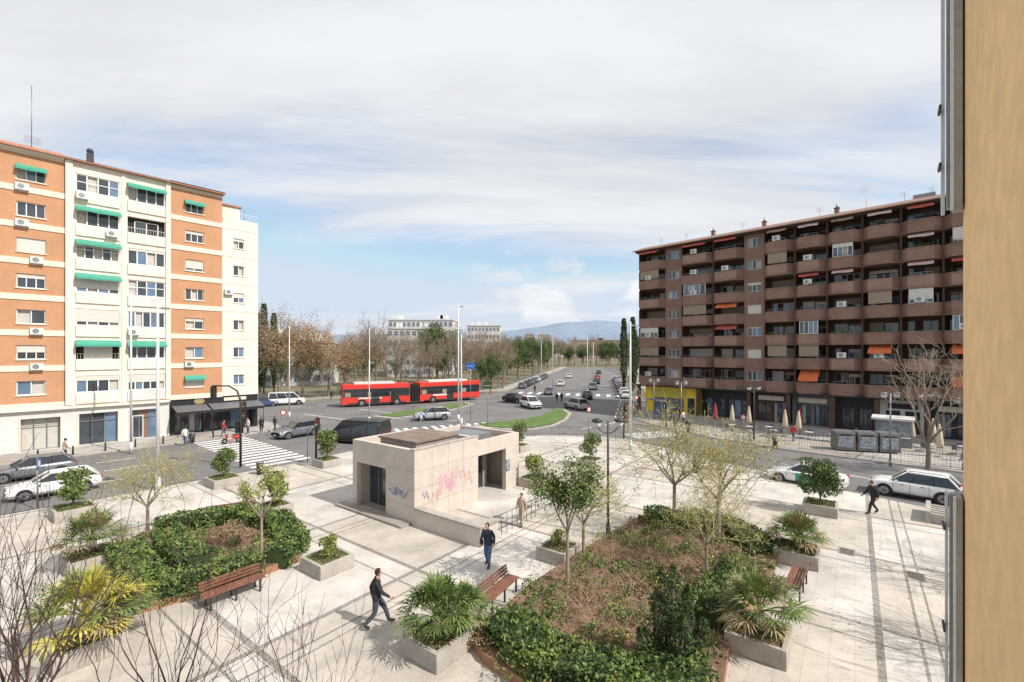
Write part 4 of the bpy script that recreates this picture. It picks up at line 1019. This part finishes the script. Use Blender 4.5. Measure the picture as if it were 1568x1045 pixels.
g.box(-.3,3.9,-.3,1.5,2.4,2.5,'metal_grey'); g.box(.05,3.55,1.18,1.2,.3,2.2,'glass_blue'); g.box(.4,3.2,.7,1.05,.45,.5,'metal_grey'); g.obj('bus_shelter',(18.4,62.5,PZ),-1.2)
g=MB()
g.tube([(0,0,0),(0,0,.85)],[.2,.24],12,'metal_dark'); g.tube([(0,0,.85),(0,0,.93)],.27,12,'metal_grey'); lb=g.mesh('bin')
for x,y in ((13.5,33.5),(-18.2,33),(24.5,42.6),(-31.4,44.9)): inst('litter_bin',lb,(x,y,PZ))
g=MB(); g.tube([(0,0,0),(0,0,.7),(0,0,.8)],[.07,.06,.03],10,'metal_dark'); bl=g.mesh('bollard')
for k in range(7):
    p=A0+nrm*4.6+Vector((.6545,.756))*(2+k*2.1); inst('bollard',bl,(p.x,p.y,PZ))
g=MB()
for k in range(5): g.box(0,2.6,k*.45,k*.45+.22,0,.5,'concrete')
g.box(-.2,0,-.1,2.3,0,.6,'concrete'); g.obj('concrete_seats',(21.6,23.6,PZ),-.75,bevel=.01)
for x,y,a in ((14.8,20.2,.9),(12.8,22.5,.9),(15.9,18.0,.9),(-14.2,28.2,.9),(.8,26,.9)):
    g=MB(); g.box(-.4,.4,-.3,.3,0,.004,'stone_dark')
    for k in range(6): g.box(-.34+k*.12,-.28+k*.12,-.25,.25,.004,.008,'metal_dark')
    g.obj('drain_cover',(x,y,PZ+.004),a)
# fallen leaves scattered over the plaza
g=MB(); rng=random.Random(31)
for k in range(2600):
    x=rng.uniform(-20,18); y=rng.uniform(11,34)
    if mnoise.noise(Vector((x*.3,y*.3,1)))<rng.uniform(-.3,.5): continue
    g.leaf((x,y,PZ+.02),.06,rng.choice(['leaf_brown','palm_dry','soil','stone_dark']),rng)
g.obj('fallen_leaves')
def scooter(x,y,a,m):
    g=MB()
    for wx in (-.6,.62): g.tube([(wx,-.05,.26),(wx,.05,.26)],.26,14,'tyre'); g.tube([(wx,-.06,.26),(wx,.06,.26)],.12,10,'rim')
    g.ell((-.42,0,.58),(.42,.17,.22),m); g.box(-.15,.3,-.14,.14,.26,.34,m); g.tube([(.62,0,.26),(.45,0,.7),(.38,0,1.0)],[.05,.05,.03],7,m); g.ell((.42,0,.72),(.1,.2,.3),m)
    g.tube([(.36,-.33,1.03),(.4,0,1.0),(.36,.33,1.03)],.02,6,'plastic_black'); g.ell((-.38,0,.80),(.36,.15,.08),'plastic_black'); g.ell((.46,0,.98),(.08,.09,.08),'lamp_glass')
    g.obj('motor_scooter',(x,y,.004),a)
scooter(-27.6,45.0,aL+math.pi,'cloth_red'); scooter(-36,36,aL,'paint_black'); scooter(16.8,45.5,2,'paint_grey')
# ------------------------------------------------------------------ people
def person(name,loc,ang,h=1.75,top='cloth_black',legs='cloth_greyjean',stride=.32,arms=.25,bend=0,bag=None,z=PZ,det=True):
    s=stride; k=h/1.75; F=1.2
    V={}
    V['pel']=(0,0,.95,.135);V['wa']=(.01+bend*.3,0,1.12,.13);V['ch']=(.03+bend*.7,0,1.33,.145);V['nk']=(.03+bend,0,1.49,.058);V['hd']=(.05+bend*1.15,0,1.60,.06)
    V['hL']=(.01,.095,.90,.10);V['kL']=(s*.62+.03,.10,.51,.066);V['aL']=(s,.10,.10,.046);V['tL']=(s+.2,.115,.05,.038)
    V['hR']=(-.01,-.095,.90,.10);V['kR']=(-s*.25+.05,-.10,.49,.066);V['aR']=(-s*.95,-.10,.16,.046);V['tR']=(-s*.95+.17,-.11,.05,.038)
    c=.03+bend*.85
    V['sL']=(c,.18,1.42,.072);V['eL']=(c-arms*.5,.245,1.15,.054);V['wL']=(c-arms*.62+.05,.235,.91,.036);V['pL']=(c-arms*.64+.08,.225,.84,.027)
    V['sR']=(c,-.18,1.42,.072);V['eR']=(c+arms*.3,-.245,1.16,.054);V['wR']=(c+arms*.85+.06,-.21,.96,.036);V['pR']=(c+arms*1.0+.09,-.20,.91,.027)
    names=list(V); E=[('pel','wa',top),('wa','ch',top),('ch','nk',top),('nk','hd','skin'),('pel','hL',legs),('hL','kL',legs),('kL','aL',legs),('aL','tL','shoe'),('pel','hR',legs),('hR','kR',legs),('kR','aR',legs),('aR','tR','shoe'),
       ('ch','sL',top),('sL','eL',top),('eL','wL',top),('wL','pL','skin'),('ch','sR',top),('sR','eR',top),('eR','wR',top),('wR','pR','skin')]
    me=bpy.data.meshes.new('sk'); me.from_pydata([V[n][:3] for n in names],[(names.index(a),names.index(b)) for a,b,_ in E],[])
    o=bpy.data.objects.new('sk',me); COL.objects.link(o)
    sk=o.modifiers.new('s','SKIN'); sk.use_smooth_shade=True
    for i,n in enumerate(names):
        f=F if n[:2] not in('nk','hd','pL','pR') else 1.0
        d_=me.skin_vertices[0].data[i]; d_.radius=(V[n][3]*f,V[n][3]*f); d_.use_root=(n=='pel')
    sb=o.modifiers.new('ss','SUBSURF'); sb.levels=2 if det else 1; sb.render_levels=sb.levels
    dg=bpy.context.evaluated_depsgraph_get(); ev=o.evaluated_get(dg); em=ev.to_mesh()
    g=MB(); b0=len(g.v)
    for v in em.vertices:
        co=v.co.copy()
        if det: co+=v.normal*.012*mnoise.noise(co*11)
        g.v.append(tuple(co))
    segs=[(Vector(V[a][:3]),Vector(V[b][:3]),m) for a,b,m in E]
    for p in em.polygons:
        cc=p.center; best=None
        for a,b,m in segs:
            ab=b-a; t=max(0,min(1,(cc-a).dot(ab)/ab.length_squared)); dd=(a+ab*t-cc).length
            if best is None or dd<best[0]: best=(dd,m)
        m=best[1]
        if m==legs and cc.z>.86: m=top
        g.f.append(tuple(b0+i for i in p.vertices)); g.m.append(g.mi(m)); g.sm.append(True)
    ev.to_mesh_clear(); bpy.data.objects.remove(o)
    for sd,key in ((1,'pL'),(-1,'pR')):
        P=Vector(V[key][:3]); Wp=Vector(V['w'+key[1]][:3]); d=(P-Wp).normalized(); side=Vector((1,0,0))-d*d.x; side.normalize(); inn=Vector((0,-sd,0))
        for f in range(4):
            off=side*(.027-.018*f); L_=(.072,.08,.075,.058)[f]
            g.tube([P+off*.8-d*.01,P+off+d*L_*.5+inn*.004,P+off+d*L_*.85+inn*.02,P+off+d*L_+inn*.035],[.010,.009,.008,.006],5,'skin')
        g.tube([P-d*.04+side*.02,P-d*.01+side*.045+inn*.01,P+d*.025+side*.05+inn*.02],[.012,.010,.007],5,'skin')
    hx=V['hd'][0]+.015; hz=1.655
    g.ell((hx,0,hz),(.093,.074,.115),'skin',14,10); g.ell((hx+.02,0,hz-.06),(.07,.055,.06),'skin',10,7)
    g.ell((hx-.012,0,hz+.018),(.105,.088,.118),'hair_dark',14,10,keep=lambda c_:(c_.x<hx+.045 and c_.z>hz+.035) or (c_.x<hx-.01 and c_.z>hz-.06))
    g.tube([(hx+.088,0,hz+.005),(hx+.108,0,hz-.022),(hx+.088,0,hz-.03)],[.008,.014,.012],5,'skin')
    for sd in (-1,1):
        g.ell((hx+.083,sd*.03,hz+.008),(.008,.012,.007),'hair_dark',6,5); g.ell((hx-.005,sd*.076,hz-.005),(.018,.01,.03),'skin',6,5)
    g.box(hx+.084,hx+.09,-.022,.022,hz-.058,hz-.052,'graf_pink')
    if bag=='back': g.ell((c-.21,0,1.28),(.12,.16,.23),'cloth_navy',10,8)
    if bag=='side': g.ell((c-.02,-.27,.92),(.14,.07,.14),'shoe',10,8); g.tube([(c-.02,.12,1.50),(c+.15,-.05,1.25),(c,-.24,1.0)],.012,4,'shoe')
    g.tube([(V['nk'][0]-.01,0,1.44),(V['nk'][0]-.005,0,1.525)],[.092,.078],10,top,cap=False)
    return g.obj(name,(loc[0],loc[1],z),ang,scale=k)
person('walking_man',(-4.35,14.65),.35,1.84,'cloth_black','cloth_greyjean',.38,.33)
person('walking_woman',(-.98,18.85),-1.9,1.78,'cloth_navy','cloth_jeans',.16,.22,.04,'side')
person('walking_man',(19.7,24.9),math.pi-.1,1.8,'cloth_black','cloth_black',.30,.3,.06,'back')
person('walking_woman',(.5,23.2),-2.2,1.66,'cloth_beige','cloth_beige',.14,.15)
pl=[(-31.2,43.6,1.7,'cloth_white'),(-30.2,47.8,.5,'cloth_red'),(-27.6,50.3,2,'cloth_black'),(-28.6,49.6,4,'cloth_white'),(-26.6,51.2,1,'cloth_navy'),(-36.8,37.6,1,'cloth_beige'),(18.0,50.5,2,'cloth_black'),(19,49.3,4,'cloth_navy'),
 (7.9,80.5,1.2,'cloth_black'),(8.8,81,1.5,'cloth_navy'),(21,56,2,'cloth_white'),(22.1,60,3,'cloth_black'),(27.8,45.2,.5,'cloth_red'),(32.5,43.0,2.5,'cloth_black'),(36.6,36.9,2,'cloth_beige'),(17.4,64,2,'cloth_black'),(5,100,2,'cloth_black'),(-34,86,2,'cloth_black'),(-40,85,1,'cloth_navy')]
for x,y,a,t in pl: person('pedestrian',(x,y),a,1.72,t,rt.choice(['cloth_jeans','cloth_greyjean','cloth_black']),rt.uniform(.08,.26),rt.uniform(.05,.25),det=False)

# ------------------------------------------------------------------ distant buildings and hills
def fblock(x0,x1,y,dep,h,m,fl,cols,rot=0,name='distant_building'):
    g=MB(); w=x1-x0
    g.box(0,w,0,dep,0,h,m); g.box(-.3,w+.3,-.3,dep+.3,h,h+.5,m)
    fh=h/fl
    for i in range(fl):
        for j in range(cols):
            a=w*(j+.2)/cols; b=w*(j+.8)/cols
            g.box(a,b,-.12,-.0,i*fh+fh*.35,i*fh+fh*.78,'far_window')
    rr=random.Random(int(x0*7+y))
    for k in range(3):
        a=rr.uniform(0,w*.8); g.box(a,a+w*.1,dep*.3,dep*.7,h+.5,h+2.5,m)
    g.obj(name,(x0,y,0),rot)
fblock(-50,-24,185,20,22,'far_white',6,14); fblock(-22,-6,225,20,22,'far_white',6,9); fblock(-45,-28,165,12,17.5,'far_white',5,8,.1)
fblock(-70,-48,118,15,11.5,'far_white',3,9,.25); fblock(-105,-70,150,20,15,'far_white',4,14,.2)
fblock(18,30,620,15,34,'far_tan',9,6); fblock(40,58,700,15,36,'far_tan',9,7); fblock(75,135,560,15,24,'far_brick',6,20)
rc=random.Random(3); g=MB()
for k in range(150):
    y=rc.uniform(620,1500); x=rc.uniform(-.6,.6)*y; w=rc.uniform(12,40); h=rc.uniform(10,24)*(1+ (y-560)/2500); g.box(x,x+w,y,y+15,0,h,rc.choice(['far_white','far_tan','far_white']))
g.obj('distant_city')
g=MB()
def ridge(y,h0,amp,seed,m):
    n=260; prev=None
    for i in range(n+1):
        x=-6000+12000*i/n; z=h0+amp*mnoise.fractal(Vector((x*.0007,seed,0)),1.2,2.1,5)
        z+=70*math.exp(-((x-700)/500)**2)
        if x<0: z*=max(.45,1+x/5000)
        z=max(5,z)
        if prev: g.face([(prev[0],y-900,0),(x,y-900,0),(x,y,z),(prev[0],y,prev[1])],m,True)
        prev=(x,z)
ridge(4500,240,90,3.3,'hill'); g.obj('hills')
# ------------------------------------------------------------------ light, sky, camera
sd=Vector((.88*.707,-.47*.707,.707)).normalized()
L=bpy.data.lights.new('sun','SUN'); L.energy=5.0; L.angle=math.radians(.6); L.color=(1,.95,.88)
lo=bpy.data.objects.new('sun',L); COL.objects.link(lo); lo.rotation_euler=sd.to_track_quat('Z','Y').to_euler(); lo.location=(20,-20,60)
w=bpy.data.worlds.new('World'); scn.world=w; w.use_nodes=True; nt=w.node_tree;N=nt.nodes;K=nt.links
bg=N['Background']; bg.inputs['Strength'].default_value=.1
sky=N.new('ShaderNodeTexSky'); sky.sky_type='NISHITA'; sky.sun_disc=False; sky.sun_elevation=math.radians(45); sky.sun_rotation=math.radians(118); sky.dust_density=1.0
tc=N.new('ShaderNodeTexCoord'); sp=N.new('ShaderNodeSeparateXYZ'); K.new(tc.outputs['Generated'],sp.inputs[0])
def mth(op,a,b=None,c=None):
    n=N.new('ShaderNodeMath'); n.operation=op
    for i,v in enumerate((a,b,c)):
        if v is None: continue
        if isinstance(v,(int,float)): n.inputs[i].default_value=v
        else: K.new(v,n.inputs[i])
    return n.outputs[0]
def mrange(v,a,b,c,d,smooth=True):
    n=N.new('ShaderNodeMapRange'); n.interpolation_type='SMOOTHSTEP' if smooth else 'LINEAR'
    for i,q in enumerate((a,b,c,d)): n.inputs[i+1].default_value=q
    K.new(v,n.inputs[0]); return n.outputs[0]
zz=mth('ADD',mth('MAXIMUM',sp.outputs[2],0.0),.16)
cx=mth('DIVIDE',sp.outputs[0],zz); cy=mth('DIVIDE',sp.outputs[1],zz)
cb=N.new('ShaderNodeCombineXYZ'); K.new(cx,cb.inputs[0]); K.new(cy,cb.inputs[1])
mp=N.new('ShaderNodeMapping'); mp.inputs['Rotation'].default_value=(0,0,math.radians(-24)); mp.inputs['Scale'].default_value=(.42,1.15,1); mp.inputs['Location'].default_value=(2.3,.4,0); K.new(cb.outputs[0],mp.inputs[0])
n1=N.new('ShaderNodeTexNoise'); n1.inputs['Scale'].default_value=.9; n1.inputs['Detail'].default_value=10; n1.inputs['Roughness'].default_value=.6; n1.inputs['Distortion'].default_value=.5; K.new(mp.outputs[0],n1.inputs['Vector'])
bias=mrange(sp.outputs[2],.12,.50,-.06,.20)
xb=mrange(sp.outputs[0],-.5,.5,-.06,.06)
f1=mrange(mth('ADD',mth('ADD',n1.outputs['Fac'],bias),xb),.41,.66,.08,1.0)
mp2=N.new('ShaderNodeMapping'); mp2.inputs['Scale'].default_value=(1,1,2.2); mp2.inputs['Location'].default_value=(.3,.1,.2); K.new(tc.outputs['Generated'],mp2.inputs[0])
n2=N.new('ShaderNodeTexNoise'); n2.inputs['Scale'].default_value=5.0; n2.inputs['Detail'].default_value=10; n2.inputs['Roughness'].default_value=.55; K.new(mp2.outputs[0],n2.inputs['Vector'])
mask=mth('MULTIPLY',mrange(sp.outputs[2],.03,.09,0,1),mrange(sp.outputs[2],.15,.27,1,0))
mask=mth('MULTIPLY',mask,mrange(sp.outputs[0],-.15,.03,0,1))
f2=mth('MULTIPLY',mrange(n2.outputs['Fac'],.43,.56,0,1),mask)
hz=mrange(sp.outputs[2],-.02,.12,.75,0)
fac=mth('MAXIMUM',mth('MAXIMUM',f1,f2),hz)
n3=N.new('ShaderNodeTexNoise'); n3.inputs['Scale'].default_value=1.7; n3.inputs['Detail'].default_value=8; n3.inputs['Roughness'].default_value=.6; K.new(mp.outputs[0],n3.inputs['Vector'])
cs=mth('ADD',mrange(n3.outputs['Fac'],.34,.66,.89,1.03),mth('MULTIPLY',f2,.08))
cm1=N.new('ShaderNodeVectorMath'); cm1.operation='SCALE'; cm1.inputs[0].default_value=(8.6,8.8,9.2); K.new(cs,cm1.inputs['Scale'])
skb=N.new('ShaderNodeVectorMath'); skb.operation='MULTIPLY'; skb.inputs[1].default_value=(2.0,1.95,1.85); K.new(sky.outputs[0],skb.inputs[0])
skc=N.new('ShaderNodeVectorMath'); skc.operation='MINIMUM'; skc.inputs[1].default_value=(6.4,7.5,8.9); K.new(skb.outputs[0],skc.inputs[0])
mix=N.new('ShaderNodeMix'); mix.data_type='RGBA'; K.new(fac,mix.inputs['Factor']); K.new(skc.outputs[0],mix.inputs['A']); K.new(cm1.outputs[0],mix.inputs['B'])
K.new(mix.outputs['Result'],bg.inputs['Color'])
cam=bpy.data.cameras.new('camera'); cam.lens=16.07; cam.sensor_width=36; cam.shift_y=.0112; cam.clip_end=20000; cam.clip_start=.05
co=bpy.data.objects.new('camera',cam); COL.objects.link(co); co.location=(0,0,8.92); co.rotation_euler=(math.radians(90),0,0); scn.camera=co
scn.view_settings.view_transform='Standard'; scn.view_settings.look='None'; scn.view_settings.exposure=0
print('tris', sum(len(m.polygons) for m in bpy.data.meshes))
